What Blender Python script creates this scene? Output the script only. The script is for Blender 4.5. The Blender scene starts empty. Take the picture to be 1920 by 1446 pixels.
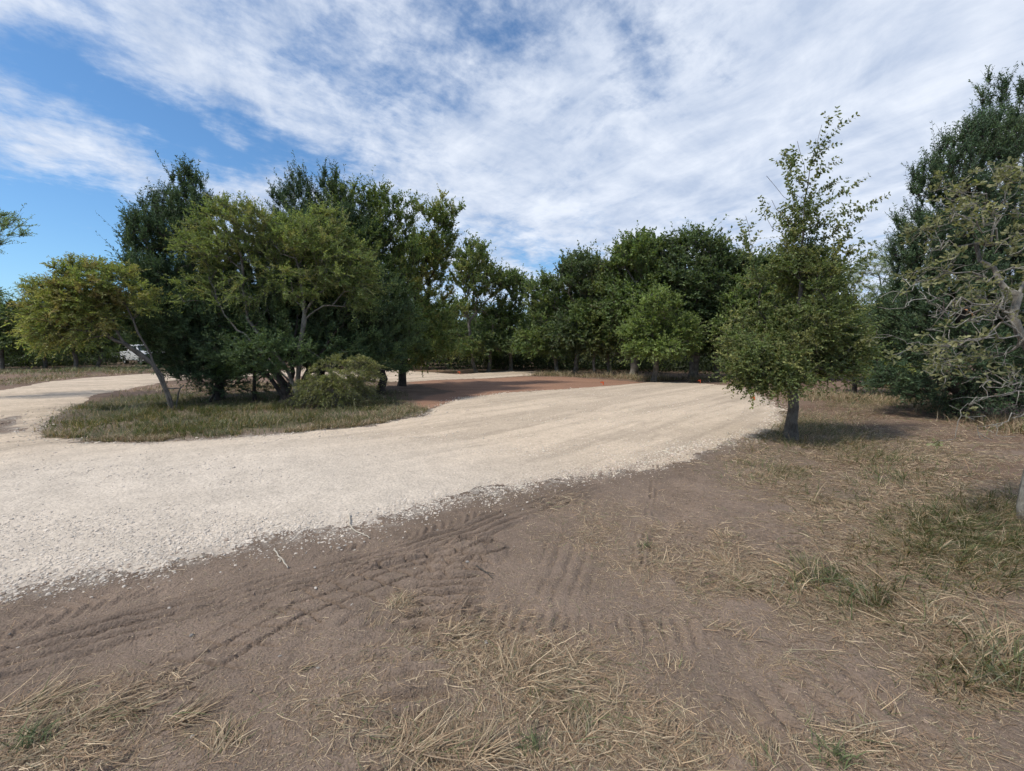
import bpy, math, random
import numpy as np
from mathutils import Vector

R = math.radians
RNG = np.random.default_rng(7)
random.seed(7)
COL = bpy.context.scene.collection

# ------------------------------------------------------------------ camera geometry
F = 805.0; CH = 1.6; YH = 650.0
PITCH = math.atan((723 - YH) / F)
CP, SP = math.cos(PITCH), math.sin(PITCH)

def ray(px, py):
    a = (px - 960) / F; b = (723 - py) / F
    return np.array([a, CP + b * SP, -SP + b * CP])

def G(px, py):
    """ground point under a pixel of the photograph (2-D)"""
    d = ray(px, max(py, 653)); t = CH / -d[2]
    return np.array([d[0] * t, d[1] * t])

def A(px, py, Y):
    d = ray(px, py); t = Y / d[1]
    return np.array([d[0] * t, Y, CH + d[2] * t])

# ------------------------------------------------------------------ noise
def _hash(ix, iy, s):
    n = (ix * 374761393 + iy * 668265263 + s * 1274126177) & 0x7fffffff
    n = ((n ^ (n >> 13)) * 1103515245) & 0x7fffffff
    n = (n ^ (n >> 16)) & 0xffff
    return n / 65535.0

def vnoise(x, y, s=0):
    ix = np.floor(x).astype(np.int64); iy = np.floor(y).astype(np.int64)
    fx = x - ix; fy = y - iy
    fx = fx * fx * (3 - 2 * fx); fy = fy * fy * (3 - 2 * fy)
    a = _hash(ix, iy, s); b = _hash(ix + 1, iy, s); c = _hash(ix, iy + 1, s); d = _hash(ix + 1, iy + 1, s)
    return (a + (b - a) * fx) + ((c + (d - c) * fx) - (a + (b - a) * fx)) * fy

def fbm(x, y, o=4, s=0):
    v = 0; a = .5; t = 0
    for k in range(o):
        v = v + a * vnoise(x * 2 ** k + k * 17.3, y * 2 ** k - k * 9.1, s + k); t += a; a *= .55
    return v / t

def sstep(a, b, x):
    t = np.clip((x - a) / (b - a), 0, 1); return t * t * (3 - 2 * t)

# ------------------------------------------------------------------ mesh helpers
def tag(o, label=None, cat=None, group=None, kind=None):
    if label: o['label'] = label
    if cat: o['category'] = cat
    if group: o['group'] = group
    if kind: o['kind'] = kind
    return o

def empty(name, loc=(0, 0, 0), rz=0):
    o = bpy.data.objects.new(name, None); COL.objects.link(o)
    o.location = loc; o.rotation_euler = (0, 0, rz); return o

class MB:
    """collects vertices and faces (with material index and a colour per vertex)"""
    def __init__(s): s.v = []; s.f = []; s.m = []; s.c = []; s.n = 0
    def add(s, verts, faces, mi=0, col=None):
        verts = np.asarray(verts, float).reshape(-1, 3); faces = np.asarray(faces, np.int64)
        s.v.append(verts); s.f.append((faces + s.n)); s.m.append(np.full(len(faces), mi, np.int32))
        if col is None: col = np.ones((len(verts), 3)) * .5
        col = np.broadcast_to(np.asarray(col, float), (len(verts), 3)); s.c.append(col); s.n += len(verts)
    def build(s, name, mats, parent=None, smooth=False, origin=None):
        V = np.concatenate(s.v).astype(np.float32)
        if origin is not None: V = V - np.asarray(origin, np.float32)
        me = bpy.data.meshes.new(name)
        tot = [f.shape[1] for f in s.f]; cnt = [len(f) for f in s.f]
        loops = np.concatenate([f.ravel() for f in s.f]).astype(np.int32)
        ltot = np.concatenate([np.full(c, t, np.int32) for c, t in zip(cnt, tot)])
        lst = np.concatenate([[0], np.cumsum(ltot)[:-1]]).astype(np.int32)
        me.vertices.add(len(V)); me.vertices.foreach_set('co', V.ravel())
        me.loops.add(len(loops)); me.loops.foreach_set('vertex_index', loops)
        me.polygons.add(len(ltot)); me.polygons.foreach_set('loop_start', lst); me.polygons.foreach_set('loop_total', ltot)
        me.polygons.foreach_set('material_index', np.concatenate(s.m))
        me.polygons.foreach_set('use_smooth', np.full(len(ltot), smooth, bool))
        C = np.concatenate(s.c).astype(np.float32); C4 = np.concatenate([C, np.ones((len(C), 1), np.float32)], 1)
        at = me.attributes.new('col', 'FLOAT_COLOR', 'POINT'); at.data.foreach_set('color', C4.ravel())
        me.update(calc_edges=True); me.validate()
        for m in (mats if isinstance(mats, (list, tuple)) else [mats]): me.materials.append(m)
        o = bpy.data.objects.new(name, me); COL.objects.link(o)
        if parent: o.parent = parent
        return o

def nrm(a): return a / (np.linalg.norm(a, axis=-1, keepdims=True) + 1e-9)

def sticks(p0, p1, r0, r1, sides=3):
    """tapered prisms from p0 to p1 (n,3)"""
    p0 = np.atleast_2d(p0); p1 = np.atleast_2d(p1); n = len(p0)
    r0 = np.broadcast_to(r0, (n,)); r1 = np.broadcast_to(r1, (n,))
    t = nrm(p1 - p0); ref = np.where(np.abs(t[:, 2:3]) > .9, [[1., 0, 0]], [[0, 0, 1.]])
    u = nrm(np.cross(t, ref)); w = np.cross(t, u)
    an = np.arange(sides) * 2 * np.pi / sides
    ring = np.cos(an)[None, :, None] * u[:, None] + np.sin(an)[None, :, None] * w[:, None]
    V = np.concatenate([p0[:, None] + ring * r0[:, None, None], p1[:, None] + ring * r1[:, None, None]], 1)
    k = np.arange(sides); k2 = (k + 1) % sides
    f = np.stack([k, k2, k2 + sides, k + sides], 1)
    FF = (np.arange(n)[:, None, None] * 2 * sides + f[None]).reshape(-1, 4)
    return V.reshape(-1, 3), FF

DIAMOND = [(0, 0), (.5, .5), (1, 0), (.5, -.5)]
OVAL = [(0, 0), (.3, .42), (.7, .42), (1, 0), (.7, -.42), (.3, -.42)]
OAKL = [(0, 0), (.5, .2), (.75, .5), (.97, .28), (.97, -.28), (.75, -.5), (.5, -.2)]

def leaves(mb, pos, d, n, L, W, col, mi=0, prof=DIAMOND):
    d = nrm(d); s = nrm(np.cross(d, n)); nn = np.cross(s, d)
    N = len(pos); L = np.broadcast_to(L, (N,))[:, None, None]; W = np.broadcast_to(W, (N,))[:, None, None]
    pr = np.array(prof)
    V = pos[:, None] + d[:, None] * pr[None, :, 0:1] * L + s[:, None] * pr[None, :, 1:2] * W + nn[:, None] * (np.abs(pr[None, :, 1:2]) * .35 * W - .12 * L * pr[None, :, 0:1] ** 2)
    k = len(prof); FF = (np.arange(N)[:, None] * k + np.arange(k)[None])
    C = np.repeat(np.asarray(col)[:, None], k, 1).reshape(-1, 3)
    mb.add(V.reshape(-1, 3), FF, mi, C)

# ------------------------------------------------------------------ materials
def mat(name):
    m = bpy.data.materials.new(name); m.use_nodes = True
    nt = m.node_tree; return m, nt, nt.nodes['Principled BSDF'], nt.nodes, nt.links

def simple(name, col, rough=.5, metal=0, noise=.0, nscale=8, coat=0):
    m, nt, b, N, L = mat(name)
    b.inputs['Roughness'].default_value = rough; b.inputs['Metallic'].default_value = metal
    b.inputs['Coat Weight'].default_value = coat
    if noise:
        tc = N.new('ShaderNodeTexCoord'); no = N.new('ShaderNodeTexNoise'); no.inputs['Scale'].default_value = nscale; no.inputs['Detail'].default_value = 6
        L.new(tc.outputs['Object'], no.inputs['Vector'])
        mr = N.new('ShaderNodeMapRange'); mr.inputs['To Min'].default_value = 1 - noise; mr.inputs['To Max'].default_value = 1 + noise
        L.new(no.outputs['Fac'], mr.inputs['Value'])
        vm = N.new('ShaderNodeVectorMath'); vm.operation = 'SCALE'; vm.inputs[0].default_value = col
        L.new(mr.outputs[0], vm.inputs['Scale']); L.new(vm.outputs[0], b.inputs['Base Color'])
    else: b.inputs['Base Color'].default_value = (*col, 1)
    return m

def leaf_mat(name, trans=.3, rough=.55):
    m, nt, b, N, L = mat(name)
    at = N.new('ShaderNodeAttribute'); at.attribute_name = 'col'
    L.new(at.outputs['Color'], b.inputs['Base Color'])
    b.inputs['Roughness'].default_value = rough; b.inputs['Specular IOR Level'].default_value = .35
    tr = N.new('ShaderNodeBsdfTranslucent')
    vm = N.new('ShaderNodeVectorMath'); vm.operation = 'MULTIPLY'; vm.inputs[1].default_value = (1.25, 1.3, .6)
    L.new(at.outputs['Color'], vm.inputs[0]); L.new(vm.outputs[0], tr.inputs['Color'])
    mx = N.new('ShaderNodeMixShader'); mx.inputs[0].default_value = trans
    L.new(b.outputs[0], mx.inputs[1]); L.new(tr.outputs[0], mx.inputs[2]); L.new(mx.outputs[0], N['Material Output'].inputs['Surface'])
    return m

def bark_mat(name, c1, c2, scale=30):
    m, nt, b, N, L = mat(name)
    tc = N.new('ShaderNodeTexCoord'); mp = N.new('ShaderNodeMapping'); mp.inputs['Scale'].default_value = (1, 1, .3)
    L.new(tc.outputs['Object'], mp.inputs['Vector'])
    no = N.new('ShaderNodeTexNoise'); no.inputs['Scale'].default_value = scale; no.inputs['Detail'].default_value = 7; no.inputs['Roughness'].default_value = .7
    L.new(mp.outputs[0], no.inputs['Vector'])
    n2 = N.new('ShaderNodeTexNoise'); n2.inputs['Scale'].default_value = 5; n2.inputs['Detail'].default_value = 4; L.new(tc.outputs['Object'], n2.inputs['Vector'])
    ad = N.new('ShaderNodeMath'); ad.operation = 'ADD'; L.new(no.outputs['Fac'], ad.inputs[0]); L.new(n2.outputs['Fac'], ad.inputs[1])
    cr = N.new('ShaderNodeValToRGB'); cr.color_ramp.elements[0].position = .38; cr.color_ramp.elements[1].position = .62
    hf = N.new('ShaderNodeMath'); hf.operation = 'MULTIPLY'; hf.inputs[1].default_value = .5; L.new(ad.outputs[0], hf.inputs[0])
    cr.color_ramp.elements[0].color = (*c1, 1); cr.color_ramp.elements[1].color = (*c2, 1)
    L.new(hf.outputs[0], cr.inputs[0]); L.new(cr.outputs[0], b.inputs['Base Color'])
    bp = N.new('ShaderNodeBump'); bp.inputs['Strength'].default_value = .8; bp.inputs['Distance'].default_value = .02
    L.new(no.outputs['Fac'], bp.inputs['Height']); L.new(bp.outputs[0], b.inputs['Normal']); b.inputs['Roughness'].default_value = .9
    return m

LEAF = leaf_mat('leaf', .38); NEEDLE = leaf_mat('cedar_foliage', .22, .7); STRAW = leaf_mat('straw', .15, .6); GRASS = leaf_mat('grass_blade', .3, .5)
BARK = bark_mat('bark', (.035, .028, .022), (.14, .12, .10))
BARKL = bark_mat('bark_grey_lichen', (.05, .042, .034), (.25, .235, .205), 55)
BARKT = bark_mat('bark_twiggy_lichen', (.09, .075, .06), (.36, .34, .29), 38)
BARKM = bark_mat('bark_brown_grey', (.05, .042, .034), (.17, .15, .125), 45)
BARKD = bark_mat('bark_dark', (.02, .016, .013), (.075, .06, .05))
BARKF = bark_mat('bark_grey', (.065, .055, .043), (.20, .178, .148), 14)

def ground_mat(name, kind):
    m, nt, b, N, L = mat(name)
    at = N.new('ShaderNodeAttribute'); at.attribute_name = 'col'
    tc = N.new('ShaderNodeTexCoord')
    def noise(sc, det=5, ro=.6):
        n = N.new('ShaderNodeTexNoise'); n.inputs['Scale'].default_value = sc; n.inputs['Detail'].default_value = det; n.inputs['Roughness'].default_value = ro
        L.new(tc.outputs['Object'], n.inputs['Vector']); return n.outputs['Fac']
    def vor(sc, feat='F1'):
        n = N.new('ShaderNodeTexVoronoi'); n.inputs['Scale'].default_value = sc; n.feature = feat
        L.new(tc.outputs['Object'], n.inputs['Vector']); return n
    def mr(x, a, c, d, e):
        n = N.new('ShaderNodeMapRange'); L.new(x, n.inputs['Value'])
        for k, v in zip(('From Min', 'From Max', 'To Min', 'To Max'), (a, c, d, e)): n.inputs[k].default_value = v
        return n.outputs[0]
    def mul(x, y):
        n = N.new('ShaderNodeMath'); n.operation = 'MULTIPLY'; L.new(x, n.inputs[0])
        if isinstance(y, (int, float)): n.inputs[1].default_value = y
        else: L.new(y, n.inputs[1])
        return n.outputs[0]
    def add(x, y):
        n = N.new('ShaderNodeMath'); n.operation = 'ADD'; L.new(x, n.inputs[0]); L.new(y, n.inputs[1]); return n.outputs[0]
    if kind == 'soil':
        f1 = noise(55, 6, .7); f2 = noise(240, 3); v = vor(70)
        fac = mul(mr(f1, .3, .7, .78, 1.22), mr(f2, .3, .7, .85, 1.15))
        h = add(mul(f1, .6), add(mul(f2, .25), mul(v.outputs['Distance'], .35)))
        st, di = .9, .022
    else:
        v1 = vor(34); v2 = vor(85); f1 = noise(9, 6, .65); f2 = noise(200, 3)
        vc = N.new('ShaderNodeSeparateColor'); L.new(v1.outputs['Color'], vc.inputs[0])
        fac = mul(mul(mr(f1, .3, .7, .93, 1.07), mr(vc.outputs[0], 0, 1, .91, 1.07)), mul(mr(v1.outputs['Distance'], .2, .75, 1.03, .88), mr(f2, .3, .7, .94, 1.06)))
        h = add(mul(v1.outputs['Distance'], -.8), add(mul(v2.outputs['Distance'], -.35), mul(f2, .2)))
        st, di = .6, .016
    vm = N.new('ShaderNodeVectorMath'); vm.operation = 'SCALE'; L.new(at.outputs['Color'], vm.inputs[0]); L.new(fac, vm.inputs['Scale'])
    L.new(vm.outputs[0], b.inputs['Base Color'])
    bp = N.new('ShaderNodeBump'); bp.inputs['Strength'].default_value = st; bp.inputs['Distance'].default_value = di
    L.new(h, bp.inputs['Height']); L.new(bp.outputs[0], b.inputs['Normal'])
    b.inputs['Roughness'].default_value = .95; b.inputs['Specular IOR Level'].default_value = .15
    return m
SOIL = ground_mat('soil', 'soil'); GRAVEL = ground_mat('limestone_gravel', 'gravel')
def attr_mat(name, rough=.9):
    m, nt, b, N, L = mat(name)
    at = N.new('ShaderNodeAttribute'); at.attribute_name = 'col'; L.new(at.outputs['Color'], b.inputs['Base Color']); b.inputs['Roughness'].default_value = rough
    return m
STONE = attr_mat('stone')

# ------------------------------------------------------------------ ground layout
def poly_sdf(x, y, pts):
    """signed distance, positive inside the closed polygon"""
    pts = np.asarray(pts, float); d = np.full(x.shape, 1e9); ins = np.zeros(x.shape, bool)
    for i in range(len(pts)):
        a = pts[i]; b = pts[(i + 1) % len(pts)]; e = b - a; wx = x - a[0]; wy = y - a[1]
        t = np.clip((wx * e[0] + wy * e[1]) / (e @ e + 1e-12), 0, 1)
        d = np.minimum(d, (wx - t * e[0]) ** 2 + (wy - t * e[1]) ** 2)
        c = ((a[1] > y) != (b[1] > y)) & (x < (b[0] - a[0]) * (y - a[1]) / (b[1] - a[1] + 1e-12) + a[0]); ins ^= c
    d = np.sqrt(d); return np.where(ins, d, -d)

def line_coords(x, y, pts):
    """distance along and signed distance across a polyline"""
    pts = np.asarray(pts, float); best = np.full(x.shape, 1e9); al = np.zeros(x.shape); ac = np.zeros(x.shape); acc = 0
    for i in range(len(pts) - 1):
        a = pts[i]; e = pts[i + 1] - a; ln = math.hypot(*e); wx = x - a[0]; wy = y - a[1]
        tr = (wx * e[0] + wy * e[1]) / (ln * ln); t = np.clip(tr, 0, 1)
        d = (wx - t * e[0]) ** 2 + (wy - t * e[1]) ** 2; m = d < best
        best = np.where(m, d, best); al = np.where(m, acc + t * ln, al); ac = np.where(m, (e[0] * wy - e[1] * wx) / ln, ac); acc += ln
    return al, ac, np.sqrt(best)

def GP(l): return [G(*p) for p in l]
ROAD_OUT = GP([(-260, 1210), (0, 1108), (150, 1078), (300, 1050), (450, 1022), (600, 996), (750, 962), (900, 932), (1050, 904), (1200, 872), (1290, 848),
               (1350, 832), (1430, 810), (1472, 790), (1462, 768), (1434, 746), (1385, 724), (1320, 719), (1240, 716.5), (1206, 718.5), (1140, 724), (1090, 727),
               (1040, 731), (1000, 733), (940, 738), (880, 745), (838, 755), (805, 766), (792, 780), (700, 798), (560, 813), (440, 822), (300, 829), (150, 829), (85, 823),
               (66, 811), (72, 797), (95, 783), (135, 757), (170, 744), (242, 729), (318, 715), (420, 707), (560, 706), (700, 712), (764, 716), (850, 712), (940, 708),
               (985, 705), (1015, 701.5), (1045, 698), (1000, 697), (950, 696), (905, 699), (865, 702.5), (820, 700), (768, 695.5), (620, 691), (480, 689), (380, 694), (284, 701),
               (138, 711), (69, 720), (0, 732), (-300, 775), (-900, 880), (-900, 1500)])
WEDGE = GP([(-60, 822), (-60, 795), (0, 789), (28, 783), (45, 789), (30, 800), (55, 806), (20, 814)])
PAD = GP([(764, 716), (850, 712.5), (940, 708.5), (985, 706.5), (1060, 707), (1146, 713), (1206, 718), (1140, 724), (1040, 731), (1000, 733), (880, 745), (838, 755), (805, 766), (770, 762), (800, 745), (850, 735), (800, 725)])
FARPAD = GP([(700, 692), (780, 691), (870, 698), (860, 701), (768, 695)])
ISLAND = GP([(66, 811), (85, 823), (150, 829), (300, 829), (440, 822), (560, 813), (700, 798), (792, 780), (805, 766), (770, 758), (760, 735), (700, 730), (500, 735), (330, 735), (200, 745), (120, 765)])
TRACKS = [  # points (px), width, kind, period, amplitude
    ([(-150, 1290), (0, 1240), (215, 1180), (500, 1102), (760, 1036), (880, 1000), (1000, 955), (1110, 912)], .36, 'lines', .088, .022),
    ([(-100, 1220), (0, 1180), (250, 1105), (600, 1035), (760, 1002), (900, 962)], .24, 'chev', .085, .009),
    ([(300, 1290), (420, 1220), (560, 1140), (760, 1075), (900, 1035)], .42, 'blocks', .17, .018),
    ([(835, 1170), (845, 1100), (855, 1040)], .42, 'ribs', .10, .020),
    ([(1050, 1100), (1085, 1000), (1115, 930), (1135, 885)], .42, 'lines', .10, .005),
    ([(1290, 1080), (1288, 980), (1282, 900), (1280, 860)], .38, 'ribs', .07, .013),
    ([(1200, 1060), (1215, 980), (1225, 900), (1230, 868)], .12, 'lines', .06, .010),
    ([(860, 1150), (1000, 1165), (1180, 1180), (1330, 1190)], .20, 'ribs', .075, .007),
    ([(930, 1215), (1060, 1205), (1200, 1225)], .24, 'ribs', .10, .007),
    ([(690, 1500), (720, 1340), (760, 1200)], .55, 'ribs', .12, .013),
    ([(60, 1500), (300, 1330), (520, 1230), (640, 1170)], .40, 'lines', .13, .012),
    ([(1300, 1420), (1450, 1380), (1700, 1330)], .45, 'ribs', .13, .008),
    ([(1350, 900), (1420, 980), (1560, 1080), (1620, 1110)], .45, 'ribs', .12, .010),
]
TR = [(GP(p), w, k, pe, am * 1.75) for p, w, k, pe, am in TRACKS]

def height(x, y, fine=True):
    r = np.hypot(x, y)
    h = (fbm(x * .35, y * .35, 3, 3) - .5) * .10 * sstep(0, 5, r) + (fbm(x * 1.6, y * 1.6, 3, 9) - .5) * .035
    h = h + (fbm(x * 9, y * 9, 4, 21) - .5) * .022
    if fine:
        near = r < 11
        xn, yn = x[near], y[near]; hn = np.zeros(xn.shape)
        wob = (fbm(xn * 3, yn * 3, 3, 31) - .5)
        hw = fbm(xn * 14, yn * 14, 3, 35) - .5; hv = fbm(xn * 16, yn * 16, 3, 36)
        for pts, w, k, pe, am in TR:
            al, ac, d = line_coords(xn, yn, pts); al = al + hw * .025; am = am * (.5 + hv)
            ac = ac + wob * .05; m = sstep(w * .5 + .03, w * .5 - .03, d + wob * .07)
            if not m.any(): continue
            rag = 1.8 * sstep(.30, .70, fbm(xn * 1.7, yn * 1.7, 4, 77)); rag = .55 + rag * .7 if (k == 'lines' and pe == .088) or k == 'blocks' else rag
            if k == 'lines': p = np.abs(np.sin(np.pi * (ac + wob * .03) / pe)) ** .7
            elif k == 'chev': p = .5 + .5 * np.sin(2 * np.pi * (al + .7 * np.abs(ac) + wob * .05) / pe)
            elif k == 'ribs': p = .5 + .5 * np.sin(2 * np.pi * (al + wob * .09) / pe); p = p ** .7
            else:
                gu = np.abs(((al + .5 * ac + wob * .05) / pe) % 1 - .5); gv = np.abs(((ac + .1) / .15) % 1 - .5)
                p = sstep(.49, .40, np.maximum(gu, gv))
            hn = hn + m * rag * am * (p * 1.3 - .9)
        h = h.copy(); h[near] += hn * sstep(11, 8, r[near])
    return h

def Hs(x, y):
    return height(np.asarray(x, float), np.asarray(y, float))
def H1(x, y): return float(Hs(np.array([x]), np.array([y]))[0])

def road_sd(x, y):
    d = poly_sdf(x, y, ROAD_OUT); d = np.minimum(d, -poly_sdf(x, y, WEDGE))
    return d + (fbm(x * 1.3, y * 1.3, 3, 5) - .5) * .34 + (fbm(x * 6, y * 6, 3, 6) - .5) * .24

def road_h(x, y, sd):
    return height(x, y, False) * .6 + .035 * sstep(-.02, .45, sd) - .03 * sstep(.0, -.35, sd) + .018 * (fbm(x * .9 - y * .25, y * 3.2, 4, 8) - .5)

# blobs of litter: (px, py, rx px, ry px, strength)
STRAWB = [(990, 1260, 130, 60, 1.3), (1010, 1330, 150, 70, 1.0), (880, 1200, 110, 45, .9), (745, 1130, 40, 28, 1.0), (820, 1400, 110, 50, 1.1), (1000, 1430, 140, 30, 1.0),
          (130, 1330, 170, 60, 1.1), (60, 1400, 160, 60, 1.2), (330, 1290, 60, 35, .7), (420, 1390, 70, 40, .9), (260, 1290, 60, 30, .6), (480, 1260, 50, 25, .5),
          (1100, 1010, 80, 45, .6), (1280, 1060, 110, 40, .9), (1400, 1090, 120, 45, 1.2), (1360, 1030, 40, 30, .9), (1250, 1000, 60, 25, .5), (1550, 1120, 120, 45, 1.1), (1700, 1150, 170, 60, 1.2),
          (1850, 1250, 160, 110, 1.2), (1820, 1380, 120, 70, .5), (1600, 1400, 140, 50, .45), (1700, 1040, 200, 60, 1.3), (1560, 960, 130, 40, 1.2), (1480, 900, 90, 40, 1.1),
          (1750, 930, 240, 60, 1.2), (1700, 850, 260, 50, 1.2), (1400, 860, 60, 25, .9), (1600, 780, 150, 25, .9), (1850, 800, 160, 25, 1.), (1330, 1180, 120, 25, .5), (1500, 1240, 120, 30, .35),
          (1150, 1380, 150, 60, .7), (1300, 1430, 160, 40, .5), (640, 1330, 120, 60, .35), (560, 1180, 60, 25, .25), (1060, 950, 60, 20, .5), (700, 1230, 40, 30, .5), (1180, 955, 60, 20, .35)]
GREENB = [(1830, 1010, 130, 55, 1.3), (1900, 1040, 70, 50, 1.3), (1500, 800, 95, 22, 1.1), (1560, 830, 120, 18, .6), (1680, 860, 100, 14, .5), (1740, 900, 110, 16, .45), (1540, 1100, 70, 22, .5), (1640, 1130, 60, 25, .4),
          (1460, 880, 70, 18, .4), (1620, 760, 60, 10, .9), (1210, 1030, 22, 9, .6), (1100, 1330, 25, 12, .5), (1570, 1420, 40, 25, .6), (60, 1380, 60, 30, .7), (1000, 1400, 40, 18, .5), (1850, 1260, 60, 40, .5), (1120, 1060, 14, 6, .6), (1600, 930, 90, 12, .4), (1860, 940, 80, 18, .6)]
def px_of(x, y):
    """photograph pixel of a ground point: only used to lay out litter on the ground"""
    dz = -CH; yc = y * CP - dz * SP * -1 * -1
    dep = y * CP + (-dz) * SP; up = y * SP + dz * CP
    return 960 + F * x / dep, 723 - F * up / dep
def field(x, y, blobs, seed):
    px, py = px_of(x, np.maximum(y, .2)); v = np.zeros(x.shape)
    for bx, by, rx, ry, s in blobs:
        v = np.maximum(v, s * np.exp(-(((px - bx) / rx) ** 2 + ((py - by) / ry) ** 2) * .9))
    n = fbm(x * 2.2, y * 2.2, 4, seed)
    return v * sstep(.28, .62, n + v * .18)

def ground_cols(x, y):
    n1 = fbm(x * .8, y * .8, 4, 41)[:, None]; n2 = fbm(x * 4, y * 4, 4, 42)[:, None]; n3 = fbm(x * 18, y * 18, 3, 43)[:, None]
    soil = np.array([.215, .161, .124]); c = soil * (.78 + .44 * n2)
    # damp darker soil beside the gravel
    sd = road_sd(x, y)[:, None]
    damp = sstep(-.9, -.1, sd) * sstep(.35, .65, n1 + .1)
    c = c * (1 - .28 * damp)
    dusty = sstep(-.35, 0, sd) * sstep(.4, .6, n3); c = c * (1 - dusty * .6) + np.array([.40, .36, .31]) * dusty * .6
    s = np.clip(field(x, y, STRAWB, 51), 0, 1)[:, None] * sstep(.35, .6, n3)
    c = c * (1 - .55 * s) + np.array([.25, .18, .12]) * .55 * s
    px, py = px_of(x, np.maximum(y, .3)); far = ((y > 6.5) & (px > 1380) | (y > 11))[:, None].astype(float) * sstep(6.5, 9, y)[:, None]
    lit = np.array([.205, .142, .104]) * (.72 + .5 * n2) * (1 - .25 * sstep(.45, .65, n1))
    c = c * (1 - far) + lit * far
    red = (sstep(.42, .6, fbm(x * .5, y * 1.6, 3, 61)) * ((px > 1500) & (y > 5))).reshape(-1, 1); c = c * (1 - .45 * red) + np.array([.13, .072, .05]) * .45 * red
    pad = sstep(-.1, .1, poly_sdf(x, y, PAD) + (n2[:, 0] - .5) * .5)[:, None]
    pc = np.array([.29, .168, .112]) * (.8 + .4 * fbm(x * .6 + y * .3, y * 3, 4, 62)[:, None]); c = c * (1 - pad) + pc * pad
    fp = sstep(-.1, .2, poly_sdf(x, y, FARPAD))[:, None]; c = c * (1 - fp) + np.array([.27, .16, .10]) * fp
    isl = sstep(-.15, .6, poly_sdf(x, y, ISLAND) + (n2[:, 0] - .5) * .8)[:, None] * (.25 + .6 * sstep(.35, .6, n1)); c = c * (1 - isl) + np.array([.085, .08, .042]) * (.7 + .6 * n2) * isl
    g = np.clip(field(x, y, GREENB, 71), 0, 1)[:, None]; c = c * (1 - .35 * g) + np.array([.10, .095, .045]) * .35 * g
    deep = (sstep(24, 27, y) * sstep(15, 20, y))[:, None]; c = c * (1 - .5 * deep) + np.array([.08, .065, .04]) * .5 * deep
    return np.clip(c, .01, 1)

print('ground')
rad = [0.35]
while rad[-1] < 2200:
    r = rad[-1]; rad.append(r * (1.012 if r < 1.5 else 1.0042 if r < 9 else 1.009 if r < 45 else 1.12))
rad = np.array(rad)
ang = np.concatenate([np.arange(-62, 62.001, .2), np.arange(66, 298, 4)]); ang = np.radians(ang)
RR, AA = np.meshgrid(rad, ang, indexing='ij'); gx = (RR * np.sin(AA)).ravel(); gy = (RR * np.cos(AA)).ravel()
nr, na = RR.shape
def polar_faces(closed=True):
    i, j = np.meshgrid(np.arange(nr - 1), np.arange(na), indexing='ij'); j2 = (j + 1) % na
    return np.stack([i * na + j, i * na + j2, (i + 1) * na + j2, (i + 1) * na + j], -1).reshape(-1, 4)[:, ::-1]
FA = polar_faces()
gz = height(gx, gy); gsd = road_sd(gx, gy)
gz = gz - .05 * sstep(.15, .5, gsd)
gz = gz * (1 - sstep(60, 200, np.hypot(gx, gy)))
GC = ground_cols(gx, gy)
m = MB(); m.add(np.stack([gx, gy, gz], 1), FA, 0, GC)
m.add([[0, 0, float(gz[0])]] + [[gx[k], gy[k], gz[k]] for k in range(na)], [[0, 1 + (k + 1) % na, 1 + k] for k in range(na)], 0, GC[:1])
o = m.build('ground', SOIL, smooth=True); tag(o, 'bare brown soil and mown litter ground around the gravel drive', kind='structure')
# gravel sheet on top
rz = road_h(gx, gy, gsd)
keep = (gsd > -.30) & (np.hypot(gx, gy) < 130) & (gy > -8)
kf = keep[FA].all(1); used = np.unique(FA[kf]); remap = np.zeros(len(gx), np.int64); remap[used] = np.arange(len(used))
xx, yy = gx[used], gy[used]
n1 = fbm(xx * .6, yy * 1.2, 4, 81)[:, None]; n2 = fbm(xx * 3, yy * 3, 4, 82)[:, None]; CL = GP([(-900, 1250), (-200, 1010), (0, 960), (300, 915), (600, 880), (900, 830), (1150, 775), (1300, 745)]); al_, ac_, _d = line_coords(xx, yy, CL); n4 = fbm(al_ * .22, ac_ * 2.0, 4, 84)[:, None]; n5 = fbm(al_ * .5, ac_ * 9, 3, 85)[:, None]
gc = np.array([.59, .485, .375]) * (.86 + .28 * n2) * (.93 + .14 * n1)
pk = sstep(.42, .62, n4); gc = gc * (1 - .17 * pk) * (1 - .13 * sstep(.52, .66, n5)) * (1 - .10 * sstep(.55, .7, n2)) * np.array([1, .985, .97])
nearw = sstep(7, 3, np.hypot(xx + 4, yy - 2))[:, None]; gc = gc * (1 - nearw) + np.array([.55, .475, .395]) * (.85 + .3 * n2) * nearw
edge = sstep(.30, -.05, gsd[used])[:, None] * sstep(.35, .6, n2); gc = gc * (1 - .45 * edge) + np.array([.19, .155, .135]) * .45 * edge
m = MB(); m.add(np.stack([xx, yy, rz[used]], 1), remap[FA[kf]], 0, gc)
o = m.build('gravel_road', GRAVEL, smooth=True); tag(o, 'pale crushed limestone drive curving round the tree island', kind='structure')
def surf(x, y):
    sd = road_sd(x, y); a = height(x, y) - .05 * sstep(.15, .5, sd); b = road_h(x, y, sd)
    return np.where(sd > -.30, np.maximum(a, b), a)

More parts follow.
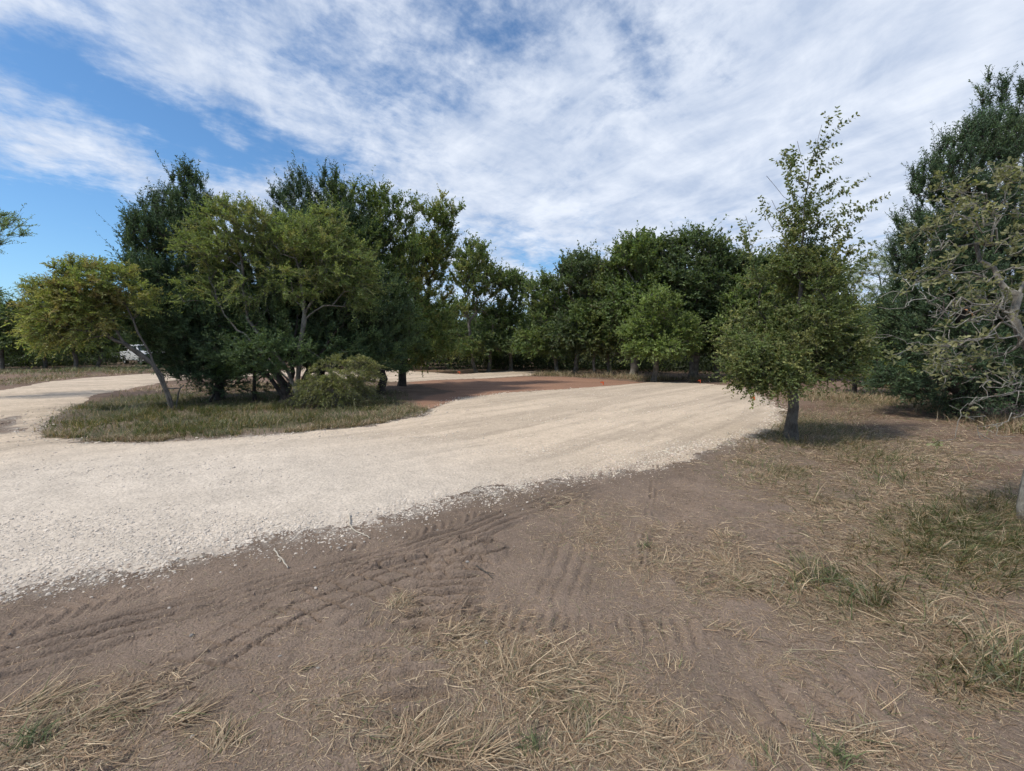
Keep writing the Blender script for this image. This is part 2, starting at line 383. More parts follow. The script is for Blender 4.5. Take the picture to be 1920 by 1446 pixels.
# ------------------------------------------------------------------ stones
print('stones')
def ico():
    t = (1 + 5 ** .5) / 2
    v = np.array([(-1, t, 0), (1, t, 0), (-1, -t, 0), (1, -t, 0), (0, -1, t), (0, 1, t), (0, -1, -t), (0, 1, -t), (t, 0, -1), (t, 0, 1), (-t, 0, -1), (-t, 0, 1)], float)
    f = np.array([(0, 11, 5), (0, 5, 1), (0, 1, 7), (0, 7, 10), (0, 10, 11), (1, 5, 9), (5, 11, 4), (11, 10, 2), (10, 7, 6), (7, 1, 8), (3, 9, 4), (3, 4, 2), (3, 2, 6), (3, 6, 8), (3, 8, 9), (4, 9, 5), (2, 4, 11), (6, 2, 10), (8, 6, 7), (9, 8, 1)])
    return v / np.linalg.norm(v[0]), f
def stones(mb, x, y, z, s, col):
    v, f = ico(); n = len(x)
    sc = np.stack([RNG.uniform(.8, 1.4, n), RNG.uniform(.7, 1.1, n), RNG.uniform(.4, .75, n)], 1)
    V = v[None] * (1 + RNG.uniform(-.22, .22, (n, 12, 1))) * sc[:, None] * s[:, None, None]
    a = RNG.uniform(0, 2 * np.pi, n); c, si = np.cos(a)[:, None], np.sin(a)[:, None]
    X = V[..., 0] * c - V[..., 1] * si; Y = V[..., 0] * si + V[..., 1] * c
    V = np.stack([X + x[:, None], Y + y[:, None], V[..., 2] + z[:, None]], -1)
    mb.add(V.reshape(-1, 3), (np.arange(n)[:, None, None] * 12 + f[None]).reshape(-1, 3), 0, np.repeat(col, 12, 0))
def scatter(n, rmin, rmax, amin=-58, amax=58):
    a = np.radians(RNG.uniform(amin, amax, n)); r = rmin * (rmax / rmin) ** RNG.uniform(0, 1, n)
    return r * np.sin(a), r * np.cos(a)
m = MB()
x, y = scatter(400000, 2.2, 17); sd = road_sd(x, y)
pat = sstep(.48, .66, fbm(x * .5 + y * .15, y * 1.1, 4, 86)); pr = np.where(sd > .05, .03 + (.14 + .75 * sstep(8, 4, np.hypot(x, y))) * pat, 0) + (.25 + .75 * sstep(.5, 1.2, -poly_sdf(x, y, ISLAND))) * (1.0 * np.exp(-((sd - .12) / .18) ** 2) + .5 * np.exp(-((sd + .1) / .2) ** 2) * (sd < .1)) * sstep(.12, .55, fbm(x * 1.9, y * 1.9, 3, 87))
k = RNG.random(len(x)) < pr * .55; x, y, sd = x[k], y[k], sd[k]
s = RNG.gamma(3, .0028, len(x)) + .003; s = np.clip(s * (.72 + .08 * (np.abs(sd - .05) < .25)), .003, .028) * np.clip(np.hypot(x, y) / 7, .8, 1.5)
col = np.array([.57, .485, .39]) * RNG.uniform(.72, 1.18, (len(x), 1)) * (1 + RNG.uniform(-.04, .04, (len(x), 3)))
nw = sstep(7, 3, np.hypot(x + 4, y - 2))[:, None]; col = col * (1 - nw) + np.array([.56, .49, .415]) * RNG.uniform(.75, 1.15, (len(x), 1)) * nw; dirty = (RNG.random(len(x)) < .35 * sstep(.25, -.15, sd))[:, None]; col = np.where(dirty, col * [.55, .5, .47], col)
stones(m, x, y, surf(x, y) + s * .12, s, col)
x, y = scatter(1600, 1.7, 14); sd = road_sd(x, y); k = (sd < 0) & (RNG.random(len(x)) < np.exp(sd / .7)); x, y = x[k], y[k]
s = .003 + RNG.random(len(x)) ** 3 * .012; stones(m, x, y, surf(x, y) + s * .2, s, np.array([.5, .45, .4]) * RNG.uniform(.4, 1.1, (len(x), 1)) * np.ones((1, 3)))
# a spill of white chips in the brown soil
c = G(1530, 1098); x = c[0] + RNG.normal(0, .14, 160); y = c[1] + RNG.normal(0, .035, 160); s = RNG.uniform(.003, .008, 160); stones(m, x, y, surf(x, y) + .004, s, np.full((160, 3), .5))
o = m.build('loose_gravel', STONE); tag(o, 'loose white limestone stones along the drive edge', 'gravel', kind='stuff')
# crumbs of soil
m = MB(); x, y = scatter(70000, 1.3, 7); k = (road_sd(x, y) < -.05) & (RNG.random(len(x)) < .08 + .9 * sstep(.48, .68, fbm(x * 2.1, y * 2.1, 4, 97))); x, y = x[k], y[k]
s = np.clip(RNG.gamma(2, .0012, len(x)) + .0012, .0015, .011)
stones(m, x, y, surf(x, y) + s * .1, s, np.array([.215, .155, .115]) * RNG.uniform(.7, 1.25, (len(x), 1)) * np.ones((1, 3)))
o = m.build('dirt', STONE); tag(o, 'crumbs of brown soil on the driven ground', 'dirt', kind='stuff')

# ------------------------------------------------------------------ grass and straw
print('grass')
def blades(mb, x, y, z, L, W, az, tilt, bend, col, seg=3):
    """ribbons: az heading, tilt = angle above the ground, bend = how far it droops"""
    n = len(x); h = np.stack([np.cos(az), np.sin(az), np.zeros(n)], 1); sd = np.stack([-np.sin(az), np.cos(az), np.zeros(n)], 1)
    tw = RNG.uniform(-1, 1, n)[:, None]; sd = nrm(sd + np.array([0, 0, 1.]) * tw * .8)
    pts = []; p = np.stack([x, y, z], 1); ti = tilt.copy(); side = RNG.normal(0, .25, n)
    pts.append(p)
    for k in range(seg):
        hh = nrm(h + np.stack([-h[:, 1], h[:, 0], h[:, 2]], 1) * (side * (k + .5))[:, None])
        p = p + (hh * np.cos(ti)[:, None] + np.array([0, 0, 1.]) * np.sin(ti)[:, None]) * (L / seg)[:, None]
        ti = ti - bend / seg; pts.append(p)
    wd = [1, .9, .65, .12] if seg == 3 else [1, .7, .12]
    V = np.stack([q + sd * (W * w * s * .5)[:, None] for q, w in zip(pts, wd) for s in (-1, 1)], 1)
    V[:, 2:, 2] = np.maximum(V[:, 2:, 2], z[:, None] + .001)
    k = np.arange(seg); f = np.stack([2 * k, 2 * k + 1, 2 * k + 3, 2 * k + 2], 1)
    nv = 2 * (seg + 1)
    mb.add(V.reshape(-1, 3), (np.arange(n)[:, None, None] * nv + f[None]).reshape(-1, 4), 0, np.repeat(col, nv, 0))

def straw_col(n, green=0.):
    pal = np.array([[.46, .34, .215], [.34, .25, .165], [.56, .44, .30], [.24, .165, .11], [.36, .24, .15], [.28, .24, .16]])
    c = pal[RNG.integers(0, len(pal), n)] * RNG.uniform(.6, 1.15, (n, 1))
    g = RNG.random(n) < green; c[g] = np.array([.13, .15, .06]) * RNG.uniform(.7, 1.3, (g.sum(), 1)); return c
m = MB()
# thatch over the litter areas, density from the layout
x, y = scatter(900000, 1.25, 14); f = field(x, y, STRAWB, 51); sd = road_sd(x, y)
k = (RNG.random(len(x)) < f * (.34 + .34 * sstep(-.2, 1.5, x))) & (sd < -.1); x, y, f = x[k], y[k], f[k]; n = len(x)
az = fbm(x * .9, y * .9, 2, 91) * 14 + RNG.normal(0, .8, n) + np.where(RNG.random(n) < .4, RNG.uniform(0, 6, n), 0)
L = np.clip(RNG.gamma(2.0, .030, n), .012, .28); rr = np.hypot(x, y); W = RNG.uniform(.0016, .0040, n) * np.clip(rr / 3, 1, 3.0)
blades(m, x, y, surf(x, y) + RNG.random(n) * .018 * f, L, W, az, RNG.normal(.05, .10, n), RNG.normal(.10, .25, n), straw_col(n, .04))
print('thatch', n)
# sparse single straws and chaff everywhere on the soil
x, y = scatter(120000, 1.25, 9); sd = road_sd(x, y); k = (sd < -.05) & (fbm(x * 1.2, y * 1.2, 3, 95) * 1.3 > RNG.random(len(x))); x, y = x[k], y[k]; n = len(x)
L = np.clip(RNG.gamma(1.3, .016, n), .006, .16); W = RNG.uniform(.0013, .003, n) * np.clip(np.hypot(x, y) / 3, 1, 3)
blades(m, x, y, surf(x, y) + .003, L, W, RNG.uniform(0, 6.3, n), RNG.normal(.03, .08, n), RNG.normal(.05, .2, n), straw_col(n), seg=2)
# bunches lying over: tufts flattened from a common root
def bunch(px, py, cnt, Lm, az0, spread=.35, tilt=.5, col=None):
    c = G(px, py); n = int(cnt * .6); Lm = Lm * .66; tilt = tilt * (.16 if col is None else 1); spread = spread * 1.2; x = c[0] + RNG.normal(0, .03 + Lm * .08, n); y = c[1] + RNG.normal(0, .02 + Lm * .06, n)
    cc = straw_col(n, .06) if col is None else col * RNG.uniform(.6, 1.3, (n, 1))
    rr = math.hypot(*c)
    blades(m, x, y, surf(x, y) + .002, np.clip(RNG.normal(Lm, Lm * .25, n), .04, .6), RNG.uniform(.002, .0045, n) * max(1, rr / 3), az0 + RNG.normal(0, spread, n), np.abs(RNG.normal(tilt, .22, n)), RNG.normal(tilt * 1.3, .3, n), cc)
for px, py, cnt, Lm, az, ti in [(960, 1270, 260, .26, 1.0, .5), (1000, 1290, 240, .22, -.4, .35), (1040, 1250, 160, .2, 2.6, .3), (745, 1140, 220, .14, 1.2, .5), (770, 1420, 260, .28, .9, .45), (900, 1420, 200, .24, .4, .35),
                            (1080, 1390, 180, .2, 1.2, .5), (150, 1350, 220, .26, .5, .3), (330, 1350, 200, .24, .3, .3), (40, 1330, 200, .26, .8, .3), (420, 1400, 130, .18, 2.0, .5), (230, 1330, 150, .2, -.5, .3),
                            (1360, 1060, 200, .22, 1.8, .4), (1380, 1100, 200, .2, -.3, .3), (1250, 1060, 160, .18, .4, .3), (1480, 1100, 140, .22, 0, .25), (1640, 1090, 160, .24, 2.3, .4), (1760, 1180, 200, .3, .4, .3),
                            (1850, 1200, 200, .28, -.3, .3), (1620, 1390, 90, .22, .2, .35), (1430, 1420, 80, .2, 1.4, .5), (1260, 1400, 90, .2, .3, .3), (1340, 1180, 70, .16, -.2, .25), (1400, 1200, 60, .16, .1, .2), (1260, 1250, 50, .14, 1.2, .5),
                            (1670, 1330, 60, .2, .9, .6), (1160, 1320, 80, .14, 1.0, .6), (560, 1250, 40, .12, .4, .3), (860, 1190, 120, .16, .5, .3), (700, 1170, 60, .14, 1.6, .6), (1350, 1010, 80, .14, 1.6, .5)]:
    bunch(px, py, cnt, Lm, az, .5, ti)
for px, py, cnt, Lm in [(1570, 1425, 90, .12), (1090, 1335, 50, .1), (60, 1390, 120, .16), (1000, 1405, 60, .12), (1510, 1060, 60, .14), (1600, 1110, 120, .16), (1550, 1095, 90, .14), (1850, 1270, 100, .15), (1210, 1032, 50, .1)]:
    bunch(px, py, cnt, Lm, 1.2, 1.5, .9, np.array([[.10, .125, .05]]))
# dry strips farther off: along the tree line and the left verge
def far_strip(pts, n, Lm, W, colf, wid):
    pts = np.array(GP(pts)); seg = RNG.integers(0, len(pts) - 1, n); t = RNG.random(n)[:, None]
    p = pts[seg] * (1 - t) + pts[seg + 1] * t + RNG.normal(0, wid, (n, 2)); sd = road_sd(p[:, 0], p[:, 1]); pd = poly_sdf(p[:, 0], p[:, 1], PAD)
    k = (sd < -.05) & (pd < -.1) & (fbm(p[:, 0] * 1.1, p[:, 1] * 1.1, 3, 33) > .42); p = p[k]; n = len(p)
    blades(m, p[:, 0], p[:, 1], surf(p[:, 0], p[:, 1]), RNG.uniform(.5, 1.2, n) * Lm, RNG.uniform(.6, 1.2, n) * W, RNG.uniform(0, 6.3, n), np.abs(RNG.normal(.7, .4, n)), RNG.normal(.6, .3, n), colf(n), seg=2)
far_strip([(985, 703), (1060, 704), (1150, 708), (1230, 714), (1330, 712), (1400, 714)], 9000, .35, .02, lambda n: straw_col(n, .25), .5)
far_strip([(70, 815), (100, 822), (200, 827), (300, 826), (440, 819), (560, 810), (700, 795), (780, 782)], 16000, .13, .008, lambda n: straw_col(n, .2), .14)
far_strip([(620, 800), (700, 785), (770, 770), (790, 760)], 6000, .15, .009, lambda n: straw_col(n, .3), .25)
far_strip([(0, 722), (60, 712), (150, 704), (290, 697)], 6000, .2, .02, lambda n: straw_col(n, .3), .7)
far_strip([(0, 700), (200, 694), (290, 690)], 6000, .3, .03, lambda n: straw_col(n, .75), 2.2)
far_strip([(330, 728), (480, 725), (620, 722)], 7000, .16, .016, lambda n: straw_col(n, .3), .8)
far_strip([(1500, 745), (1650, 748), (1750, 765), (1950, 800), (2050, 830)], 14000, .26, .012, lambda n: straw_col(n, .2), .5)
far_strip([(1500, 735), (1650, 738)], 4000, .2, .014, lambda n: straw_col(n, .3), .8)
o = m.build('dry_grass', STRAW); tag(o, 'mown straw and dry grass strewn over the brown soil', 'dry grass', kind='stuff')

def grass_area(name, label, gen, n, Lm, W, dry=.25, seg=3, clump=1.0, tilt=1.15):
    m = MB(); x, y, p = gen(n); k = RNG.random(len(x)) < p; x, y = x[k], y[k]; n = len(x)
    # draw blades toward tuft centres
    cs = .16 * clump; jx = np.floor(x / cs); jy = np.floor(y / cs); ox = _hash(jx.astype(np.int64), jy.astype(np.int64), 1); oy = _hash(jx.astype(np.int64), jy.astype(np.int64), 2)
    q = RNG.random(n) ** .6 * .75; x = x * (1 - q) + (jx + ox) * cs * q; y = y * (1 - q) + (jy + oy) * cs * q
    k = road_sd(x, y) < -.06 + .22 * (RNG.random(n) < .3) * RNG.random(n); x, y = x[k], y[k]; n = len(x)
    hn = .15 + 1.7 * fbm(x * 1.6, y * 1.6, 3, 12) ** 1.2
    pal = np.array([[.10, .125, .045], [.075, .105, .035], [.15, .16, .065], [.12, .13, .07]])
    c = pal[RNG.integers(0, 4, n)] * RNG.uniform(.7, 1.25, (n, 1)); d = RNG.random(n) < dry * (.4 + 1.2 * fbm(x * .8, y * .8, 3, 13)); c[d] = straw_col(int(d.sum()))
    az = fbm(x * .7, y * .7, 2, 14) * 12 + RNG.normal(0, 1.2, n)
    blades(m, x, y, surf(x, y) - .005, Lm * hn * RNG.uniform(.5, 1.25, n), W * RNG.uniform(.6, 1.3, n), az, np.clip(RNG.normal(tilt, .3, n), .1, 1.55), np.abs(RNG.normal(1.0, .5, n)), c, seg=seg)
    o = m.build(name, GRASS); tag(o, label, 'grass', kind='stuff'); print(name, n)
ip = np.array(ISLAND)
def gen_isl(n):
    x = RNG.uniform(ip[:, 0].min(), ip[:, 0].max(), n); y = ip[:, 1].min() + (ip[:, 1].max() - ip[:, 1].min()) * RNG.random(n) ** 1.3
    sd = poly_sdf(x, y, ISLAND); px, py = px_of(x, y); p = sstep(-.05, .45, sd) * (.07 + .93 * sstep(.40, .60, fbm(x * 1.5, y * 1.5, 3, 15))) * (1 - .6 * sstep(690, 760, px)) * (1 - .75 * sstep(752, 742, py))
    return x, y, np.where(sd > -.05, np.maximum(p, .12), 0)
grass_area('grass', 'green unmown grass on the tree island beside the gravel drive', gen_isl, 120000, .17, .008, .26)
def gen_right(n):
    x, y = scatter(n, 2.3, 16, 20, 60); f = field(x, y, GREENB, 71); return x, y, f * .75
grass_area('grass', 'green grass patches among straw around the lone small tree and right edge', gen_right, 300000, .20, .0050, .50, tilt=.75)

# ------------------------------------------------------------------ trees
class Skel:
    def __init__(s, base): s.p = [np.array(base, float)]; s.par = [-1]; s.pl = [0.]; s.ok = [False]; s.tips = []; s.minr = {}
    def _add(s, p, par, ok=True):
        p = np.array(p, float); s.p.append(p); s.par.append(par); s.pl.append(s.pl[par] + np.linalg.norm(p - s.p[par])); s.ok.append(ok); return len(s.p) - 1
    def path(s, pts, start=0, step=.25, jit=.02, okfrom=0.0, tip=False):
        cur = start; P = [s.p[start]] + [np.array(q, float) for q in pts]; tot = len(P) - 1
        for a, b in zip(P[:-1], P[1:]):
            n = max(1, int(np.linalg.norm(b - a) / step))
            for k in range(1, n + 1):
                q = a + (b - a) * k / n + (RNG.normal(0, jit, 3) if k < n else 0); cur = s._add(q, cur, q[2] > okfrom)
        if tip: s.tips.append(cur)
        return cur
    def near(s, q): return int(np.argmin(np.linalg.norm(np.array(s.p) - np.array(q), axis=1)))
    def attach(s, T, bf=.4, step=.3, jit=.05, arch=.12):
        cen = s.p[0]; T = T[np.argsort(np.linalg.norm(T - cen, axis=1))]
        cap = len(s.p) + len(T) * 14 + 10; P = np.zeros((cap, 3)); P[:len(s.p)] = s.p; PL = np.full(cap, 1e9); PL[:len(s.p)] = np.where(s.ok, s.pl, 1e9)
        for t in T:
            n = len(s.p); d = np.linalg.norm(P[:n] - t, axis=1); c = d + bf * PL[:n]
            dz = P[:n, 2] - t[2]; c = c + np.maximum(dz, 0) * .7
            i = int(np.argmin(c)); a = P[i]; ln = d[i]; k = min(12, max(1, int(ln / step)))
            cur = i; off = RNG.normal(0, jit, 3) * ln
            for q in range(1, k + 1):
                u = q / k; pt = a + (t - a) * u + off * math.sin(u * math.pi) + np.array([0, 0, arch * ln * math.sin(u * math.pi)])
                if q < k: pt = pt + RNG.normal(0, jit * .5, 3) * ln / k
                cur = s._add(pt, cur); P[cur] = pt; PL[cur] = s.pl[cur]
            s.tips.append(cur)
    def radii(s, R0, rt):
        n = len(s.p); hasc = np.zeros(n, bool)
        for i in range(1, n): hasc[s.par[i]] = True
        nt = max(2, int((~hasc).sum())); e = np.clip(math.log(nt) / math.log(R0 / rt), 1.3, 3.2)
        acc = np.where(hasc, 0, 1.)
        for i in range(n - 1, 0, -1): acc[s.par[i]] += acc[i]
        r = rt * acc ** (1 / e); r = r * (1 + (R0 / r[0] - 1) * (r / r[0]))
        s.r = r
        for i, v in s.minr.items(): s.r[i] = max(s.r[i], v)
        return s.r
    def tubes(s, mb, sides=6, rough=.0, flare=0, rmin=0, col=(.5, .5, .5)):
        n = len(s.p); P = np.array(s.p); r = s.r; main = -np.ones(n, int)
        for i in range(1, n):
            pa = s.par[i]
            if main[pa] < 0 or r[i] > r[main[pa]]: main[pa] = i
        chains = []
        for i in range(1, n):
            pa = s.par[i]
            if pa == 0 and main[0] == i or main[pa] != i:
                if r[i] < rmin: continue
                ch = [pa, i]; rr = [min(r[pa], r[i] * 1.15) if main[pa] != i else r[pa], r[i]]
                while main[ch[-1]] >= 0: ch.append(main[ch[-1]]); rr.append(r[ch[-1]])
                chains.append((ch, rr))
        for ch, rr in chains:
            p = P[ch]; rr = np.array(rr); t = np.gradient(p, axis=0) if len(p) > 1 else p
            t = nrm(t); ref = np.array([.31, .9, .12]); u = nrm(np.cross(t, ref)); w = np.cross(t, u)
            an = np.arange(sides) * 2 * np.pi / sides
            if flare and ch[0] == 0: rr = rr * (1 + flare * np.exp(-(p[:, 2] - p[0, 2]) / .12))
            R_ = rr[:, None] * (1 + rough * RNG.normal(0, 1, (len(p), sides)))
            V = p[:, None] + R_[..., None] * (np.cos(an)[None, :, None] * u[:, None] + np.sin(an)[None, :, None] * w[:, None])
            k = np.arange(sides); k2 = (k + 1) % sides; i0 = np.arange(len(p) - 1)[:, None] * sides
            f = np.stack([i0 + k, i0 + k2, i0 + k2 + sides, i0 + k + sides], -1).reshape(-1, 4)
            mb.add(V.reshape(-1, 3), f, 0, col)

def blob_world(b, Y):
    cx, cy, rx, ry = b[:4]; dy = b[4] if len(b) > 4 else 0; dens = b[5] if len(b) > 5 else 1
    c = A(cx, cy, Y + dy); k = (Y + dy) / F; return c, np.array([rx * k, min(max(rx, ry * .7), rx * 1.4) * k, ry * k]), dens

def sample(blobs, N, shell=.5, erode=.38, zmin=.15):
    """cluster points in a union of ellipsoids, spread apart, denser toward the outside"""
    vol = np.array([np.prod(r) ** .75 * d for c, r, d in blobs]); pick = RNG.choice(len(blobs), N * 7, p=vol / vol.sum())
    C = np.array([b[0] for b in blobs])[pick]; Rr = np.array([b[1] for b in blobs])[pick]
    d = nrm(RNG.normal(0, 1, (N * 7, 3))); q = C + d * Rr * (RNG.random((N * 7, 1)) ** (1 / 3 * (1 - shell * .6)))
    q = q[q[:, 2] > zmin]
    size = float(np.mean([r.mean() for c, r, d in blobs])); f = 1.15 / max(size, .3); f = min(max(f, 1.0), 2.6)
    nn_ = .5 * (fbm(q[:, 0] * f + 3.1, q[:, 2] * f * 1.3, 2, 200) + fbm(q[:, 1] * f - 7.7, q[:, 2] * f * 1.3 + 4, 2, 201))
    q = q[nn_ > np.quantile(nn_, erode)]; out = [q[0]]; md = np.linalg.norm(q - q[0], axis=1)
    w = RNG.uniform(.35, 1, len(q))
    for _ in range(N - 1):
        i = int(np.argmax(md * w)); out.append(q[i]); md = np.minimum(md, np.linalg.norm(q - q[i], axis=1))
    return np.array(out)

FM = 2.4
def foliage(mb, tips, cen, K, L, per, leaf, pal, out=.8, up=.3, rnd=.7, droop=.1, flat=.3, twig=.003, prof=DIAMOND, mi=0, tm=1, vary=.34, thin=None, bare=.07, lenv=.45):
    """sprays of leaves on twigs at every tip"""
    tips = np.asarray(tips); n = len(tips); o = nrm(tips - cen)
    T = np.repeat(tips, K, 0); O = np.repeat(o, K, 0); cid = np.repeat(np.arange(n), K); N = len(T)
    d = nrm(O * out + np.array([0, 0, up]) + nrm(RNG.normal(0, 1, (N, 3))) * rnd)
    Lk = L * np.clip(RNG.normal(1, lenv, N), .3, 2.2) * np.where(RNG.random(N) < .06, 1.7, 1)
    s0 = T - d * (Lk * .15)[:, None]
    e = s0 + d * Lk[:, None] + np.array([0, 0, -1.]) * (droop * Lk)[:, None]
    if twig: V, f = sticks(s0, e, twig, twig * .4); mb.add(V, f, tm, (.12, .1, .08))
    lv = RNG.random(N) >= bare; s0, e, cid, d2, Lk = s0[lv], e[lv], cid[lv], d[lv], Lk[lv]; N = len(s0)
    M = N * per; u = (np.tile(np.arange(per), N) + RNG.random(M)) / per; u = .12 + .9 * u
    S0 = np.repeat(s0, per, 0); E = np.repeat(e, per, 0); D = nrm(E - S0); LL = np.repeat(Lk, per)
    pos = S0 + (E - S0) * u[:, None] + np.array([0, 0, 1.]) * (droop * LL * (u - u * u))[:, None]
    side = nrm(np.cross(D, np.array([[0, 0, 1.]])) + RNG.normal(0, .5, (M, 3))); sg = np.where(np.tile(np.arange(per), N) % 2 == 0, 1, -1)[:, None]
    ld = D * .65 + side * sg * .75 + RNG.normal(0, .3, (M, 3)); nn = nrm(np.array([[0, 0, 1.]]) * flat + nrm(RNG.normal(0, 1, (M, 3))) * (1 - flat) + D * .1)
    sz = RNG.uniform(.65, 1.25, M)
    pal = np.asarray(pal, float); base = pal[RNG.integers(0, len(pal), n)] * RNG.uniform(1 - vary, 1 + vary, (n, 1))
    c = np.repeat(base[cid], per, 0) * .6 + pal[RNG.integers(0, len(pal), M)] * .4; c = c * RNG.uniform(.7, 1.3, (M, 1)) * FM
    leaves(mb, pos, ld, nn, leaf[0] * sz, leaf[1] * sz, c, mi, prof); return M

OAK = [(.050, .075, .024), (.065, .088, .028), (.042, .064, .024), (.085, .10, .034)]
OAKD = [(.038, .056, .026), (.047, .066, .028), (.057, .074, .031)]
LIGHT = [(.078, .104, .030), (.096, .122, .036), (.062, .086, .028)]
YEL = [(.135, .140, .038), (.10, .118, .034), (.17, .155, .042), (.155, .115, .045), (.085, .105, .03)]
CED = [(.028, .048, .025), (.038, .060, .029), (.025, .042, .024), (.048, .070, .032)]
OLIVE = [(.10, .105, .042), (.08, .09, .036), (.12, .115, .055)]
GREY = [(.14, .16, .10), (.11, .13, .08)]

def make_tree(name, label, cat, basepx, blobs, trunk=None, Y=None, N=150, K=7, L=.4, per=12, leaf=(.07, .045), pal=OAK, R0=.12, rt=.005, bark=BARKF, leafm=LEAF, bf=.4, step=.3,
              group=None, extra=None, shell=.5, sides=6, stems=None, arch=.1, cz=.35, okz=None, rough=.0, flare=.35, shoots=None, shoot_sides=0, **fk):
    g = G(*basepx) if Y is None else np.array([A(basepx[0], basepx[1], Y)[0], Y]); Yb = g[1]
    base = np.array([g[0], g[1], H1(g[0], g[1]) - .04])
    er = fk.pop('erode', .38); zm = fk.pop('zmin', .15); bl = [blob_world(b, Yb) for b in blobs]
    low = min(c[2] - r[2] for c, r, d in bl); sk = Skel(base); okz = (low if okz is None else okz)
    mid = sum(c * np.prod(r) for c, r, d in bl) / sum(np.prod(r) for c, r, d in bl)
    cen = mid.copy(); cen[2] = mid[2] - (mid[2] - low) * cz
    for st in (stems or [trunk]):
        if st is None: pts = [base + (np.array([mid[0], mid[1], max(low, .4) + .3]) - base) * .5 + np.array([.05, 0, .1]), np.array([mid[0], mid[1], mid[2]])]
        else: pts = [A(q[0], q[1], Yb + (q[2] if len(q) > 2 else 0)) for q in st]
        sk.path(pts, 0, .22, .015 + R0 * .08, okz)
    T = sample(bl, N, shell, er, zm); sk.attach(T, bf, step, .06, arch)
    if shoots:
        for sh in shoots:
            pts = [A(q[0], q[1], Yb + (q[2] if len(q) > 2 else 0)) for q in sh]; st = sk.near(pts[0]); sk.path(pts[1:] if len(pts) > 1 else pts, st, .12, .01, 0, False)
    sk.radii(R0, rt)
    root = empty(name, base); tag(root, label, cat, group)
    mb = MB(); sk.tubes(mb, sides, rough, flare); o = mb.build('trunk', bark, root, True, base)
    mb = MB(); tp = np.array([sk.p[i] for i in sk.tips]); n = foliage(mb, tp, cen, K, L, per, leaf, pal, **fk)
    if shoots:
        segs = []
        for sh in shoots:
            pts = np.array([A(q[0], q[1], Yb + (q[2] if len(q) > 2 else 0)) for q in sh]); dq = RNG.normal(0, .10, 3) * [0, 1, 0]; pts[1:] += dq * np.arange(1, len(pts))[:, None]
            prs = list(zip(pts[:-1], pts[1:])); segs += prs
            for _ in range(shoot_sides * len(prs) // 3 + (1 if shoot_sides else 0)):
                a, b = prs[int(RNG.integers(0, len(prs)))]; p0 = a + (b - a) * RNG.random(); d = nrm(nrm(b - a) * .8 + nrm(RNG.normal(0, 1, 3)) * .8 + [0, 0, .15]); p1 = p0 + d * RNG.uniform(.10, .30)
                segs.append((p0, p1)); V, f = sticks(p0[None], p1[None], .0022, .001); mb.add(V, f, 1, (.12, .1, .08))
        if True:
            for a, b in segs:
                k = max(3, int(np.linalg.norm(b - a) / .045)); u = np.repeat(np.linspace(0, 1, k), 3)[:, None]; p = a + (b - a) * u; d = nrm(b - a)
                sd = nrm(np.cross(d, [0, 1, 0]))[None] * np.where(np.arange(len(p)) % 2 == 0, 1, -1)[:, None]; sd = sd * .9 + d * .7 + RNG.normal(0, .3, (len(p), 3))
                pl = np.array(pal); leaves(mb, p, sd, RNG.normal(0, .5, (len(p), 3)) + [0, -.5, .5], leaf[0] * RNG.uniform(1, 1.6, len(p)), leaf[1] * RNG.uniform(1, 1.5, len(p)), pl[RNG.integers(0, len(pl), len(p))] * FM, 0, OVAL)
    if extra: extra(mb, sk, base, Yb)
    mb.build('crown', [leafm, bark], root, False, base); print(label[:46], n)
    return root, sk, base

print('trees')
